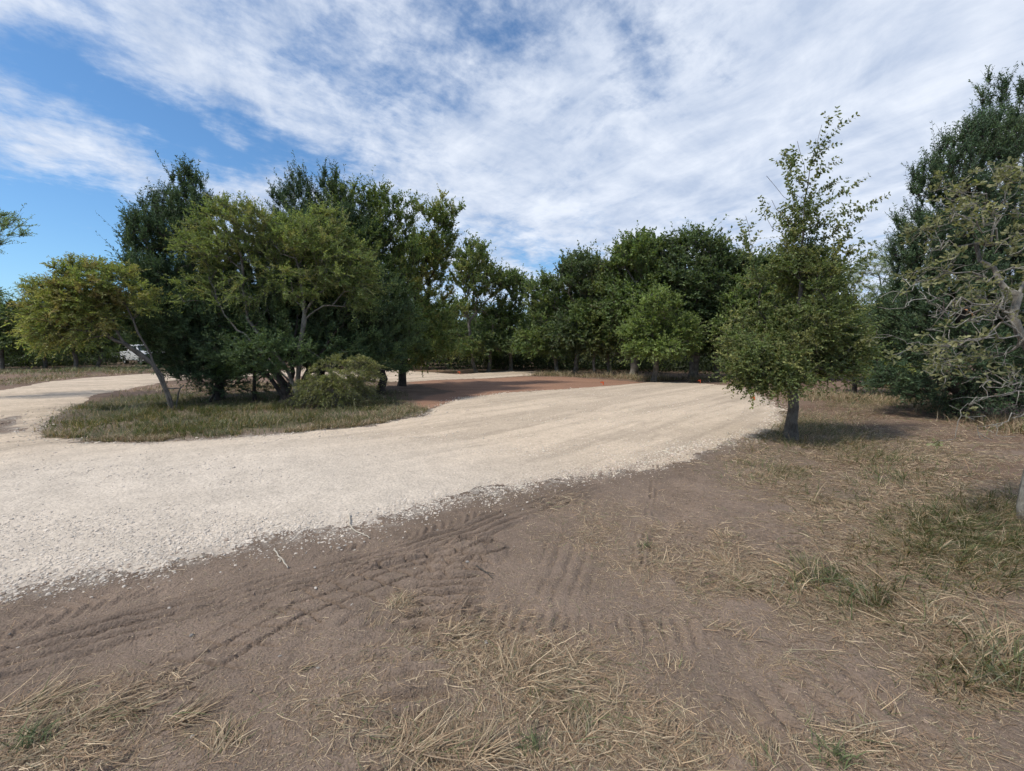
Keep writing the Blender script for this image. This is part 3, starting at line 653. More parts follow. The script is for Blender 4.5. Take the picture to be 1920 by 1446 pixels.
# --- the lone small elm beside the drive
elm_blobs = [(1490, 610, 75, 60), (1445, 640, 62, 52, -.3), (1550, 640, 62, 52, .1), (1495, 535, 62, 42), (1405, 625, 38, 42), (1408, 692, 42, 42, -.3), (1462, 700, 55, 32, -.4), (1435, 550, 34, 34, 0, .8), (1592, 605, 34, 45, 0, .8), (1535, 682, 55, 22, 0, .9), (1505, 480, 38, 34, 0, .8), (1506, 425, 24, 38, 0, .7), (1545, 495, 42, 26, 0, .7), (1440, 590, 40, 40, 0, .6), (1588, 655, 40, 28, .2, .7)]
make_tree('small_tree', 'lone small green elm with a tall wispy top standing beside the gravel drive', 'tree', (1482, 823), elm_blobs,
          trunk=[(1484, 790), (1486, 740), (1487, 700), (1494, 640), (1500, 560), (1502, 470), (1508, 400), (1518, 320), (1530, 260)], erode=.36, N=700, K=9, L=.25, per=15, leaf=(.040, .024), prof=OVAL,
          pal=[(.056, .074, .026), (.07, .086, .03), (.046, .062, .023), (.10, .098, .036)], R0=.08, rt=.003, bark=BARKM, bf=.35, step=.16, twig=.002, okz=1.0, sides=9, rough=.05, flare=.7, up=.25, rnd=.85, out=.6,
          shoot_sides=9, shoots=[[(1518, 320), (1525, 290), (1535, 255), (1541, 234)], [(1512, 340), (1508, 310), (1495, 265)], [(1500, 385), (1480, 350), (1475, 315), (1474, 280)], [(1500, 400), (1470, 370), (1450, 345), (1437, 330)],
                  [(1505, 440), (1550, 410), (1590, 400), (1620, 388), (1641, 377)], [(1508, 410), (1540, 385), (1575, 365), (1600, 350)], [(1510, 380), (1535, 360), (1560, 345), (1575, 342)], [(1502, 470), (1550, 445), (1590, 425), (1625, 405)], [(1502, 490), (1550, 470), (1590, 450), (1616, 432)],
                  [(1502, 520), (1550, 500), (1585, 480), (1600, 462)], [(1512, 365), (1500, 340), (1488, 322)], [(1500, 430), (1475, 410), (1455, 392), (1447, 375)], [(1500, 460), (1470, 440), (1448, 428), (1438, 410)], [(1498, 490), (1465, 470), (1445, 455)], [(1420, 520), (1410, 470), (1405, 440), (1398, 405)], [(1412, 500), (1400, 465), (1388, 445)],
                  [(1570, 560), (1590, 520), (1605, 495), (1622, 478)], [(1580, 570), (1600, 535), (1618, 520), (1625, 500)], [(1525, 300), (1540, 268), (1552, 250)], [(1515, 345), (1535, 325), (1548, 318)], [(1508, 400), (1530, 420), (1560, 430)], [(1504, 430), (1490, 400), (1478, 390)], [(1502, 480), (1530, 450), (1560, 445), (1575, 420)], [(1500, 510), (1480, 480), (1470, 455)]])
# --- leaning tree at the left of the island
make_tree('leaning_tree', 'leaning two-stemmed tree with yellow green feathery crown at the island tip', 'tree', (322, 768),
          [(150, 565, 55, 45), (190, 540, 48, 38), (110, 585, 42, 34), (205, 590, 30, 30, 0, .7), (95, 540, 30, 18, 0, .5), (110, 625, 42, 16, 0, .6), (235, 520, 16, 20, 0, .4), (150, 508, 40, 12, 0, .6), (155, 628, 32, 12, 0, .5), (265, 560, 20, 30, 0, .25)],
          stems=[[(312, 735), (300, 708), (285, 680), (262, 662), (232, 643), (200, 628), (165, 600)], [(318, 740), (305, 705), (288, 682), (268, 640), (250, 600), (235, 570)], [(310, 730), (292, 690), (262, 668), (238, 650), (215, 612), (205, 570)]],
          N=400, K=8, L=.30, per=17, leaf=(.075, .024), pal=[(.125, .140, .042), (.10, .128, .038), (.135, .128, .048), (.13, .10, .048), (.08, .10, .036)], R0=.06, rt=.004, bark=BARKM, bf=.35, step=.22, twig=.003, okz=.9, sides=8, rough=.05, droop=.22, flat=.4, up=.25)
# --- cedar of the island
def cedar(label, basepx, blobs, trunk, N, K=11, L=.40, per=20, leaf=(.085, .026), Y=None, R0=.13, pal=CED, **k):
    kw = dict(up=.75, rnd=.75, out=.9, droop=-.05, flat=.1, twig=.004, shell=.35, bf=.25, arch=-.02, lenv=.45); kw.update(k)
    return make_tree('cedar_tree', label, 'cedar tree', basepx, blobs, trunk=trunk, Y=Y, N=N, K=K, L=L, per=per, leaf=leaf, pal=pal, R0=R0, bark=BARKD, leafm=NEEDLE, **kw)
cedar('tall dark cedar with ragged pointed top at the left of the island', (413, 748),
      [(345, 395, 45, 45), (310, 505, 50, 45), (290, 470, 40, 30, 0, .7), (352, 352, 22, 22), (290, 400, 22, 14, 0, .3), (320, 450, 60, 50), (275, 440, 30, 25, 0, .6), (345, 530, 80, 60), (300, 520, 50, 50), (365, 610, 95, 60), (355, 660, 60, 35), (395, 690, 60, 22, 0, .6), (318, 590, 42, 55, 0, .8)],
      [(408, 700), (390, 640), (370, 540), (352, 440), (345, 350)], 820, erode=.18, okz=.3)
cedar('dark spreading cedar with several low trunks in the middle of the island', (538, 752),
      [(470, 610, 85, 60, .8), (540, 600, 80, 70, .8), (600, 580, 70, 90, 1), (460, 665, 60, 30, -.4), (660, 620, 70, 70, .8), (700, 600, 60, 90, 1.2), (520, 520, 80, 70, 1.5), (500, 670, 55, 32, -1.0), (560, 660, 40, 40, -.6, .8), (740, 640, 50, 60, 1.2), (430, 600, 60, 60, 1.4), (620, 660, 60, 40, .3), (700, 670, 50, 30, .6), (500, 640, 80, 50, 1.2), (400, 650, 60, 40, 1.)],
      None, 1000, erode=.15, okz=.35, stems=[[(532, 720), (515, 690), (480, 650), (450, 610)], [(545, 715), (552, 660), (560, 580), (560, 500)], [(560, 725), (590, 680), (630, 620), (680, 560)], [(520, 728), (500, 700), (455, 690), (420, 680)]], R0=.2, pal=CED + [(.050, .076, .028), (.060, .086, .032), (.055, .078, .03)])
cedar('tall blue green cedar with two pointed tops behind the island trees', (600, 742),
      [(560, 395, 40, 38), (560, 358, 22, 22), (530, 380, 16, 26, 0, .5), (620, 400, 45, 45), (622, 352, 20, 28, 0, .6), (590, 470, 85, 60), (660, 450, 60, 60), (610, 550, 100, 70)],
      [(602, 700), (605, 600), (600, 480), (600, 400), (612, 345)], 720, erode=.2, Y=14.6, okz=1)
# --- mesquite like tree with grey limbs
make_tree('spreading_tree', 'broad yellow green tree with pale grey limbs in front of the island cedars', 'tree', (556, 756),
          [(440, 430, 62, 42), (400, 480, 55, 50), (470, 480, 60, 45), (545, 450, 55, 40), (590, 460, 60, 45), (640, 500, 55, 45), (560, 520, 60, 40), (670, 540, 35, 45, 0, .8), (400, 560, 52, 22, 0, .9), (450, 400, 45, 18), (380, 520, 40, 30), (610, 420, 35, 20, 0, .8), (470, 545, 60, 20, 0, .6)],
          stems=[[(556, 730), (558, 690), (562, 640), (570, 590), (585, 565), (620, 530), (655, 520)], [(552, 725), (530, 680), (490, 640), (465, 600), (455, 540), (450, 470)], [(557, 720), (564, 640), (572, 600), (570, 560), (560, 500), (545, 450)], [(552, 725), (520, 690), (470, 640), (420, 590), (395, 530)]],
          erode=.3, N=680, K=8, L=.34, per=19, leaf=(.065, .026), pal=[(.112, .130, .045), (.095, .118, .040), (.078, .102, .037), (.125, .116, .05), (.068, .092, .034), (.085, .11, .038)], R0=.085, rt=.004, bark=BARKL, bf=.4, step=.22, twig=.003, okz=1.9, droop=.15, sides=8, up=.3, flat=.3)
make_tree('oak_tree', 'tall round dark green oak rising at the right of the island', 'oak tree', (715, 732),
          [(690, 410, 60, 48), (735, 410, 40, 40), (720, 370, 35, 22, 0, .7), (680, 480, 75, 60), (740, 480, 45, 55), (650, 380, 30, 25), (700, 560, 70, 60), (740, 600, 45, 70), (765, 400, 18, 22, 0, .4), (700, 640, 50, 40)],
          trunk=[(715, 700), (712, 620), (705, 520), (700, 430)], Y=14.8, erode=.2, N=620, K=8, L=.36, per=13, leaf=(.075, .042), pal=OAK, R0=.15, bark=BARKD, okz=1.3, up=.4)
make_tree('oak_tree', 'open crowned oak with gaps and a wavy top past the island right end', 'oak tree', (753, 724),
          [(810, 440, 42, 48, 0, .8), (835, 400, 30, 25, 0, .5), (795, 490, 42, 40), (850, 440, 16, 25, 0, .35), (790, 560, 55, 50), (800, 620, 55, 50), (770, 660, 40, 28), (820, 480, 30, 25, 0, .6), (760, 520, 30, 50)],
          trunk=[(755, 690), (765, 620), (785, 540), (805, 470), (825, 410)], N=420, K=8, L=.42, per=13, leaf=(.095, .055), pal=OAK + [(.12, .11, .04)], R0=.17, bark=BARKD, okz=1.3, up=.35)
make_tree('weeping_shrub', 'pale olive drooping shrub at the foot of the island trees', 'shrub', (632, 762),
          [(640, 700, 52, 32), (610, 725, 45, 22), (675, 700, 32, 32, 0, .8), (650, 740, 45, 18, 0, .8), (590, 745, 35, 16, 0, .7)],
          stems=[[(632, 735), (625, 700), (600, 670), (560, 645), (575, 643)], [(636, 735), (650, 700), (650, 665), (640, 655)], [(630, 740), (610, 715)]], N=200, K=8, L=.28, per=16, leaf=(.06, .018), pal=OLIVE, R0=.045, rt=.003, bark=BARKL, okz=.2, droop=.5, up=.2, step=.15)
make_tree('cedar_bush', 'small bright green cedar bush low on the left of the island', 'bush', (478, 750), [(470, 655, 45, 42), (440, 680, 35, 25), (500, 680, 30, 30, 0, .7)], N=150, K=10, L=.25, per=11, leaf=(.06, .024), pal=[(.045, .075, .022), (.06, .095, .026)], R0=.05, bark=BARKD, leafm=NEEDLE, up=.5, okz=.3)
make_tree('cedar_bush', 'low ragged cedar sapling between the leaning tree and the island cedars', 'bush', (392, 752), [(390, 705, 45, 18, 0, .8), (420, 725, 40, 14, 0, .6), (350, 700, 35, 14, 0, .5), (505, 735, 30, 20, 0, .6)], N=90, K=8, L=.25, per=11, leaf=(.06, .022), pal=CED, R0=.035, bark=BARKD, leafm=NEEDLE, up=.3, okz=.2)

# --- right: cedars and foreground oak
cedar('big dark cedar with pointed top filling the right side behind the bare oak twigs', (1800, 782),
      [(1850, 260, 45, 30), (1835, 290, 60, 40), (1800, 340, 65, 50), (1770, 400, 70, 50), (1830, 420, 80, 80), (1760, 480, 70, 50), (1820, 540, 110, 70), (1770, 600, 100, 60), (1860, 640, 110, 70), (1760, 680, 90, 50), (1820, 730, 110, 35), (1790, 260, 14, 24, 0, .4), (1900, 500, 60, 150), (1710, 640, 50, 60, .3), (1700, 710, 55, 30, .2)],
      [(1800, 700), (1802, 600), (1806, 450), (1812, 340), (1800, 240)], 1000, okz=.2, K=12, L=.34, leaf=(.06, .020), per=20, R0=.16)
cedar('tallest cedar cut by the right edge, standing behind the big dark cedar', (1935, 772),
      [(1900, 190, 40, 30), (1885, 230, 45, 35), (1930, 260, 70, 60), (1850, 195, 22, 22, 0, .5), (1848, 175, 8, 24, 0, .3), (1950, 340, 80, 90), (1920, 460, 90, 90), (1970, 560, 100, 90)],
      [(1935, 650), (1930, 450), (1925, 300), (1920, 170)], 420, Y=11.6, okz=1.5, K=11, L=.35, leaf=(.07, .024), per=18, R0=.18)
make_tree('shrub', 'olive green shrub between the lone elm and the right hand cedar', 'shrub', (1600, 738), [(1590, 650, 50, 50), (1640, 620, 40, 40), (1620, 690, 55, 35), (1560, 600, 30, 60), (1650, 590, 28, 22)], Y=14.5, N=260, K=7, L=.34, per=12, leaf=(.07, .04), pal=[(.06, .08, .026), (.09, .10, .035), (.05, .07, .024)], R0=.07, bark=BARKD, okz=.2)
make_tree('shrub', 'yellowish leafy shrub low beside the orange stake', 'shrub', (1668, 742), [(1655, 602, 30, 25), (1672, 690, 34, 28), (1700, 700, 38, 30)], Y=13.5, N=130, K=7, L=.3, per=12, leaf=(.06, .035), pal=[(.10, .12, .035), (.12, .13, .04), (.07, .09, .03)], R0=.05, bark=BARKD, okz=.2)
make_tree('willow_tree', 'wispy grey green tree far behind between elm and cedar', 'tree', (1660, 710), [(1650, 500, 40, 28), (1690, 475, 38, 40), (1640, 545, 50, 35), (1705, 520, 40, 60), (1650, 600, 60, 50), (1590, 560, 40, 50)], Y=21, N=260, K=9, L=.55, per=14, leaf=(.10, .022), pal=GREY, R0=.1, bark=BARKD, okz=1.2, droop=.5)

# foreground oak: trunk at the right edge, long twiggy lower branches
def oak_fore():
    Yb = 3.75; g = A(1936, 1012, Yb)
    base = np.array([g[0], Yb, H1(g[0], Yb) - .04]); sk = Skel(base)
    a = sk.path([A(1930, 950, Yb), A(1945, 880, Yb), A(1970, 800, Yb), A(1985, 740, Yb)], 0, .12, .006, 99)
    top = sk.path([A(1950, 690, Yb), A(1918, 640, Yb), A(1900, 590, Yb - .05), A(1925, 520, Yb), A(1945, 440, Yb)], a, .15, .012, 99)
    t2 = sk.path([A(2010, 600, Yb), A(2020, 450, Yb + .2), A(2000, 350, Yb + .2)], a, .15, .012, 99)
    leafT = []; bareT = []
    def limb(pts, start, leafy, side=9, ln=.28, jit=.03, lvl=2):
        P = [A(q[0], q[1], Yb + (q[2] if len(q) > 2 else 0)) for q in pts]; n0 = len(sk.p); st = sk.near(P[0]) if start is None else start
        sk.path(P[1:] if start is None else P, st, .07, jit, 0)
        idx = list(range(n0, len(sk.p))); (leafT if leafy else bareT).append(idx[-1])
        main = nrm(P[-1] - P[0])
        def twig(i, d, L, lv):
            cur = i; p = sk.p[i]
            for q in range(max(2, int(L / .05))):
                d = nrm(d + RNG.normal(0, .28, 3)); p = p + d * .05; cur = sk._add(p, cur)
                if lv > 0 and RNG.random() < .38: twig(cur, nrm(d + RNG.normal(0, .75, 3)), L * .5, lv - 1)
            (leafT if leafy or RNG.random() < .12 else bareT).append(cur)
        for s_ in range(side):
            i = idx[int(len(idx) * (s_ + .8) / (side + 1))]; twig(i, nrm(main * .7 + RNG.normal(0, .6, 3)), ln * RNG.uniform(.5, 1.2), lvl)
    # bare grey twigs
    limb([(1915, 640), (1880, 598, -.1), (1820, 600, -.25), (1775, 612, -.3), (1738, 614, -.35)], None, False, 10, .22)
    limb([(1895, 590), (1840, 572, -.1), (1790, 560, -.2), (1740, 566, -.3), (1700, 568, -.35), (1645, 576, -.4)], None, False, 9, .2)
    limb([(1870, 598), (1810, 592, -.2), (1770, 584, -.3), (1740, 592, -.35)], None, False, 7, .18)
    limb([(1985, 740), (1920, 735, -.1), (1870, 742, -.2), (1815, 756, -.3), (1780, 760, -.35)], None, False, 10, .26)
    limb([(1985, 740), (1940, 720, -.2), (1885, 718, -.3), (1850, 726, -.3)], None, False, 8, .24)
    limb([(1975, 770), (1930, 770, -.3), (1890, 790, -.4), (1870, 800, -.5)], None, False, 6, .22)
    # leafy branches
    for pts in [[(1905, 640), (1850, 632, -.2), (1780, 648, -.3), (1700, 645, -.35), (1640, 633, -.4)], [(1890, 600), (1830, 640, .1), (1770, 655, .1), (1735, 660, 0)],
                [(1890, 540), (1820, 510), (1760, 520), (1710, 545, -.1)], [(1885, 500), (1830, 460, .1), (1780, 450, .1), (1745, 470)], [(1880, 470), (1830, 410, -.1), (1790, 400), (1760, 425)],
                [(1878, 450), (1850, 380, .1), (1830, 350)], [(1875, 440), (1880, 380), (1895, 335)], [(2005, 400), (1950, 350, -.1), (1915, 330), (1885, 345)], [(2010, 450), (1960, 420, -.3), (1920, 430, -.3), (1890, 460, -.3)],
                [(2015, 520), (1950, 500, -.3), (1900, 500, -.4), (1850, 530, -.4)], [(2000, 600), (1950, 570, .3), (1900, 560, .3), (1850, 590, .3)], [(1900, 600), (1850, 560, .3), (1800, 570, .3)], [(1900, 650), (1860, 670, .2), (1800, 660, .2)]]:
        limb(pts, None, True, 8, .26, lvl=2)
    sk.radii(.115, .0022); plv = np.array(sk.pl); sk.r = np.where(plv < .8, np.maximum(sk.r * .7, .082), np.minimum(sk.r * .42, .027)); sk.r = np.maximum(sk.r, .0022)
    root = empty('oak_tree', base); tag(root, 'twiggy oak at the right edge with bare lichen grey twigs and sparse olive leaves', 'oak tree')
    mb = MB(); sk.tubes(mb, 9, .07, .25); mb.build('trunk', BARKT, root, True, base)
    mb = MB(); tp = np.array([sk.p[i] for i in leafT]); print('oak tips', len(tp), len(bareT))
    pal = [(.098, .098, .05), (.08, .083, .042), (.12, .115, .062), (.068, .072, .038)]
    tp = tp[RNG.random(len(tp)) < .72]; foliage(mb, tp, A(1960, 600, Yb), 2, .06, 6, (.050, .021), pal, out=.5, up=.2, rnd=.8, droop=.2, flat=.25, twig=.0015, prof=OAKL, bare=.1)
    br = np.array([sk.p[i] for i in bareT]); br = br[RNG.random(len(br)) < .012]; foliage(mb, br, A(1960, 600, Yb), 1, .06, 4, (.045, .02), [(.32, .13, .05), (.28, .16, .04)], out=.4, up=-.2, rnd=.9, droop=.3, twig=0, prof=OAKL)
    mb.build('crown', [LEAF, BARKL], root, False, base)
oak_fore()

# --- the tree line behind
FR = 'oaks of the tree line behind the drive'
def line_tree(label, basepx, blobs, N=110, pal=OAK, **k):
    N = int(N * 1.5); kw = dict(K=8, L=.60, per=13, leaf=(.14, .085), zmin=1.3, R0=.12, rt=.01, step=.5, okz=1.4, up=.35, twig=.008); kw.update(k)
    return make_tree('oak_tree', label, 'oak tree', basepx, blobs, N=N, pal=pal, group=FR, **kw)
line_tree('slender oak with a separate rounded top cloud, first right of the island', (893, 698), [(888, 495, 36, 34), (905, 535, 40, 28, 0, .7), (870, 520, 25, 25, 0, .7), (880, 600, 40, 35), (850, 650, 50, 28), (880, 640, 35, 30)], 170, pal=OAK + [(.11, .11, .04)])
line_tree('thin open oak with sky showing through its top, over the far end of the drive', (957, 696), [(960, 532, 26, 14, 0, .6), (955, 570, 24, 25, 0, .7), (960, 620, 30, 30), (940, 610, 25, 30), (990, 545, 18, 16, 0, .4)], 110)
line_tree('low bushy oak left of the far drive end, under the open gap of sky', (915, 697), [(918, 620, 32, 35), (905, 660, 35, 22), (935, 660, 30, 25)], 90, OAKD)
line_tree('bushy oak with a crooked pale trunk at the far end of the drive', (1047, 701), [(1015, 560, 28, 38), (1025, 620, 38, 38), (1050, 600, 35, 45), (1000, 650, 30, 25), (1040, 655, 30, 20)], 150, trunk=[(1042, 680), (1033, 650), (1025, 600), (1020, 560)])
line_tree('domed oak with a pale straight trunk right of the far drive end', (1077, 703), [(1088, 515, 40, 30), (1080, 560, 45, 40), (1070, 620, 42, 35), (1105, 600, 35, 40)], 190, [(.042, .06, .027), (.055, .072, .03), (.036, .052, .025)])
line_tree('mid height olive toned oak left of the two tallest oaks', (1143, 704), [(1130, 545, 32, 40), (1135, 600, 38, 40), (1150, 645, 36, 28), (1120, 640, 30, 30)], 150, [(.07, .078, .034), (.085, .088, .04), (.055, .066, .03)])
line_tree('tall oak, left one of the two tallest crowns in the tree line', (1186, 708), [(1195, 498, 46, 36), (1208, 470, 32, 20), (1170, 520, 40, 40), (1215, 530, 45, 45), (1180, 580, 50, 40)], 260, R0=.2)
line_tree('tallest oak with a broad dark crown, right one of the two tallest', (1300, 710), [(1308, 482, 48, 36), (1262, 490, 38, 34), (1328, 458, 22, 14, 0, .6), (1345, 510, 45, 42), (1290, 530, 60, 45), (1340, 590, 50, 45), (1280, 600, 45, 40)], 320, OAKD, R0=.22)
line_tree('smaller bright green oak standing in front of the two tallest oaks', (1226, 716), [(1232, 580, 45, 30), (1200, 620, 35, 28), (1262, 620, 38, 30), (1225, 655, 52, 24), (1285, 640, 20, 22), (1180, 665, 22, 14, 0, .7)], 260, LIGHT, L=.42, leaf=(.11, .065))
line_tree('oak with yellow green patches left of the lone elm', (1395, 716), [(1380, 590, 34, 36), (1410, 560, 35, 40), (1395, 640, 40, 28), (1365, 620, 22, 20, 0, .6)], 170, LIGHT + OAK, L=.42, leaf=(.11, .065))
line_tree('dark oak shoulder sloping down behind the lone elm', (1405, 709), [(1385, 500, 35, 30), (1420, 520, 45, 35), (1400, 570, 50, 40), (1450, 570, 50, 50), (1440, 640, 60, 40)], 240, OAKD)
line_tree('dark oak mostly hidden behind the lone elm crown', (1520, 712), [(1510, 560, 55, 45), (1540, 610, 55, 50), (1500, 640, 60, 40)], 180, OAKD)
line_tree('low dense oak in the shade below the tallest oaks', (1345, 709), [(1340, 640, 34, 34), (1320, 665, 30, 20), (1365, 665, 26, 20)], 80, OAKD)
line_tree('low oak sapling with a pale thin trunk in front of the tree line', (1116, 705), [(1112, 640, 24, 26), (1100, 600, 24, 24), (1125, 670, 16, 12)], 80, OAK, R0=.08)
# left background
line_tree('dark oak at the left edge behind the drive', (4, 690), [(5, 600, 40, 42), (-20, 640, 40, 35), (15, 650, 35, 22)], 130, OAKD, Y=31)
line_tree('oak with a dark forked trunk under the leaning tree crown', (142, 690), [(130, 620, 45, 32), (155, 600, 40, 35), (120, 650, 40, 20)], 130, OAK, Y=31)
line_tree('oak with a thick dark trunk left of the white pickup', (181, 689), [(190, 620, 42, 35), (205, 645, 35, 25), (170, 650, 30, 18)], 130, OAKD, Y=32)
line_tree('small dark oak between the left edge and the forked trunk', (84, 687), [(78, 630, 34, 36), (95, 655, 30, 18), (60, 600, 26, 30)], 110, OAKD, Y=33)
line_tree('pale leafy oak above the white pickup', (262, 682), [(255, 600, 36, 36), (285, 600, 34, 40), (230, 615, 34, 28)], 120, OAK, Y=46)
line_tree('oak behind the drive seen between island trunks', (700, 698), [(680, 620, 60, 50), (740, 630, 50, 50), (640, 640, 50, 40)], 130, OAKD, Y=30)
line_tree('oak seen past the island end over the orange soil strip', (800, 694), [(790, 620, 45, 45), (830, 640, 40, 35), (810, 590, 40, 35)], 130, OAKD, Y=31)
# branch tips of a tree beyond the left edge
make_tree('roadside_tree', 'grey green branch tips reaching in at the upper left edge', 'tree', (-110, 740), [(-10, 425, 44, 24), (-50, 440, 50, 40), (-120, 450, 70, 60), (-100, 540, 70, 60)], Y=13, N=150, K=9, L=.35, per=14, leaf=(.06, .025), pal=[(.07, .10, .06), (.09, .12, .07)], R0=.12, bark=BARKD)

# --- shaded rows behind, copied from a few model trees
print('rows')
protos = []
for i in range(4):
    root = empty('oak_tree', (0, 0, 0)); sk = Skel((0, 0, 0)); h = 7.0
    lean = RNG.normal(0, .3, 2); sk.path([(lean[0] * .3, lean[1] * .3, 2.2), (lean[0], lean[1], 4.6)], 0, .5, .05, 1.7)
    bl = [(np.array([RNG.normal(0, .7), RNG.normal(0, .7), RNG.uniform(2.6, 5.9)]), np.array([1.5, 1.5, 1.1]) * RNG.uniform(.8, 1.2), 1) for _ in range(6)]
    T = sample(bl, 120, .5); sk.attach(T, .4, .5, .06, .1); sk.radii(.13, .012)
    mb = MB(); sk.tubes(mb, 5, .0, .3); mb.build('trunk', BARKF, root, True)
    mb = MB(); foliage(mb, np.array([sk.p[q] for q in sk.tips]), np.array([0, 0, 3.6]), 7, .66, 10, (.20, .11), OAKD if i % 2 else OAK, up=.3, twig=0)
    mb.build('crown', [LEAF, BARKF], root); protos.append(root)
def sky_top(px):   # upper edge (photo row) that the rear rows may reach
    xs = [-60, 0, 40, 60, 230, 300, 700, 850, 900, 935, 1000, 1040, 1130, 1160, 1380, 1450, 1560, 1620, 1700, 2100]; ys = [575, 575, 600, 615, 615, 560, 560, 560, 570, 600, 575, 540, 540, 490, 500, 560, 580, 610, 560, 560]
    return float(np.interp(px, xs, ys))
rows = []
for Y, x0, x1, st in [(31.5, 905, 1560, 34), (37, -60, 1720, 52), (44, -80, 1760, 70)]:
    px = x0
    while px < x1:
        q = px + RNG.uniform(-12, 12); px += st
        if Y == 31.5 and abs(q - 960) < 20: continue
        if Y < 45 and 200 < q < 330: continue
        rows.append((q, Y + RNG.uniform(-1.5, 1.5)))
usedp = set()
for q, Y in rows:
    i = int(RNG.integers(0, 4)); src = protos[i]
    p = A(q, 600, Y); top = A(q, sky_top(q) + RNG.uniform(0, 22), Y)[2]; s = top / 6.9
    if i in usedp:
        r = src.copy(); COL.objects.link(r)
        for ch in src.children: c = ch.copy(); COL.objects.link(c); c.parent = r
    else: r = src; usedp.add(i)
    sx = s * RNG.uniform(1.0, 1.25); r.location = (p[0], p[1], -.05); r.rotation_euler = (0, 0, RNG.uniform(0, 6.28)); r.scale = (sx, sx, s)
    tag(r, 'dark oak in the shaded rows behind the front of the tree line', 'oak tree', 'shaded oaks behind the tree line')
for i, src in enumerate(protos):
    if i not in usedp:
        for c in list(src.children): bpy.data.objects.remove(c)
        bpy.data.objects.remove(src)
# undergrowth and the wood beyond, as masses
def mass(name, label, pts, n, zmax, lf, pal, wid):
    m = MB(); P = np.array(pts); sg = RNG.integers(0, len(P) - 1, n); t = RNG.random(n)[:, None]; p = P[sg] * (1 - t) + P[sg + 1] * t + RNG.normal(0, wid, (n, 2))
    k = (road_sd(p[:, 0], p[:, 1]) < -.7) & (poly_sdf(p[:, 0], p[:, 1], PAD) < -1.2); p = p[k]; n = len(p)
    h = zmax * (.25 + 1.0 * fbm(p[:, 0] * .45, p[:, 1] * .45, 3, 19)) * RNG.random(n) ** .8; pos = np.stack([p[:, 0], p[:, 1], h], 1)
    pl = np.array(pal); c = pl[RNG.integers(0, len(pl), n)] * RNG.uniform(.6, 1.3, (n, 1))
    leaves(m, pos, RNG.normal(0, 1, (n, 3)) + [0, 0, .5], RNG.normal(0, 1, (n, 3)), RNG.uniform(.6, 1.3, n) * lf[0], RNG.uniform(.6, 1.3, n) * lf[1], c)
    o = m.build(name, LEAF); tag(o, label, 'vegetation', kind='stuff')
wpt = [A(px, 600, Y)[:2] for px, Y in [(-2600, 40), (-1500, 42), (-700, 44), (-150, 46), (200, 52), (500, 50), (800, 47), (1100, 46), (1400, 46), (1700, 44), (1950, 40), (2500, 36), (3200, 34)]]
mass('woods', 'far dark wood closing the view behind the oaks', wpt, 95000, 5.2, (.45, .26), OAKD, 1.5)
upt = [A(px, 600, Y)[:2] for px, Y in [(840, 32), (950, 31.5), (1040, 31), (1150, 29.5), (1250, 28.5), (1400, 28), (1560, 26)]]
mass('undergrowth', 'dark leafy undergrowth between the trunks of the tree line', upt, 26000, 1.5, (.18, .1), OAKD, 1.6)
upt = [A(px, 600, Y)[:2] for px, Y in [(-60, 34), (90, 36), (150, 37)]]
mass('undergrowth', 'low dark scrub under the oaks left of the white pickup', upt, 9000, 1.2, (.2, .1), OAKD, 1.5)

# ------------------------------------------------------------------ sticks, stakes
def stick(label, pts, r, c=BARKL, side=2):
    P = [np.array([*G(a, b), 0]) for a, b in pts]
    for q in P: q[2] = float(surf(q[:1], q[1:2])[0]) + r + .004
    sk = Skel(P[0]); sk.path(P[1:], 0, .03, .003); n = len(sk.p)
    for k in range(side):
        i = int(n * RNG.uniform(.3, .8)); d = nrm(sk.p[min(i + 2, n - 1)] - sk.p[i] + RNG.normal(0, .03, 3) * [1, 1, .2]); sk.path([sk.p[i] + d * .06 + [0, 0, .004]], i, .02, .002)
    sk.r = np.array([r * (1 - .5 * k / len(sk.p)) for k in range(len(sk.p))]); mb = MB(); sk.tubes(mb, 6)
    o = mb.build('fallen_twig', c, None, True); tag(o, label, 'twig', 'twigs on the ground')
pale = simple('pale_wood', (.42, .37, .30), .8, noise=.3, nscale=30); orange = simple('orange_plastic', (.75, .12, .03), .5, noise=.1); lath = simple('lath_wood', (.45, .30, .16), .8, noise=.3, nscale=40)
stick('pale crooked twig with a bent end lying across the gravel edge', [(655, 972), (657, 990), (668, 1001), (680, 1006), (693, 1013)], .008, pale, 0)
stick('short pale forked twig on the dark tracked soil', [(515, 1035), (522, 1048), (530, 1056), (540, 1072)], .006, pale, 2)
stick('thin brown twig lying straight in the soil at the lower right straw', [(1440, 1050), (1465, 1068), (1490, 1085)], .005, lath, 0)
stick('small dark twig beside the rippled tyre marks', [(893, 1066), (908, 1076), (924, 1087)], .005, BARK, 1)
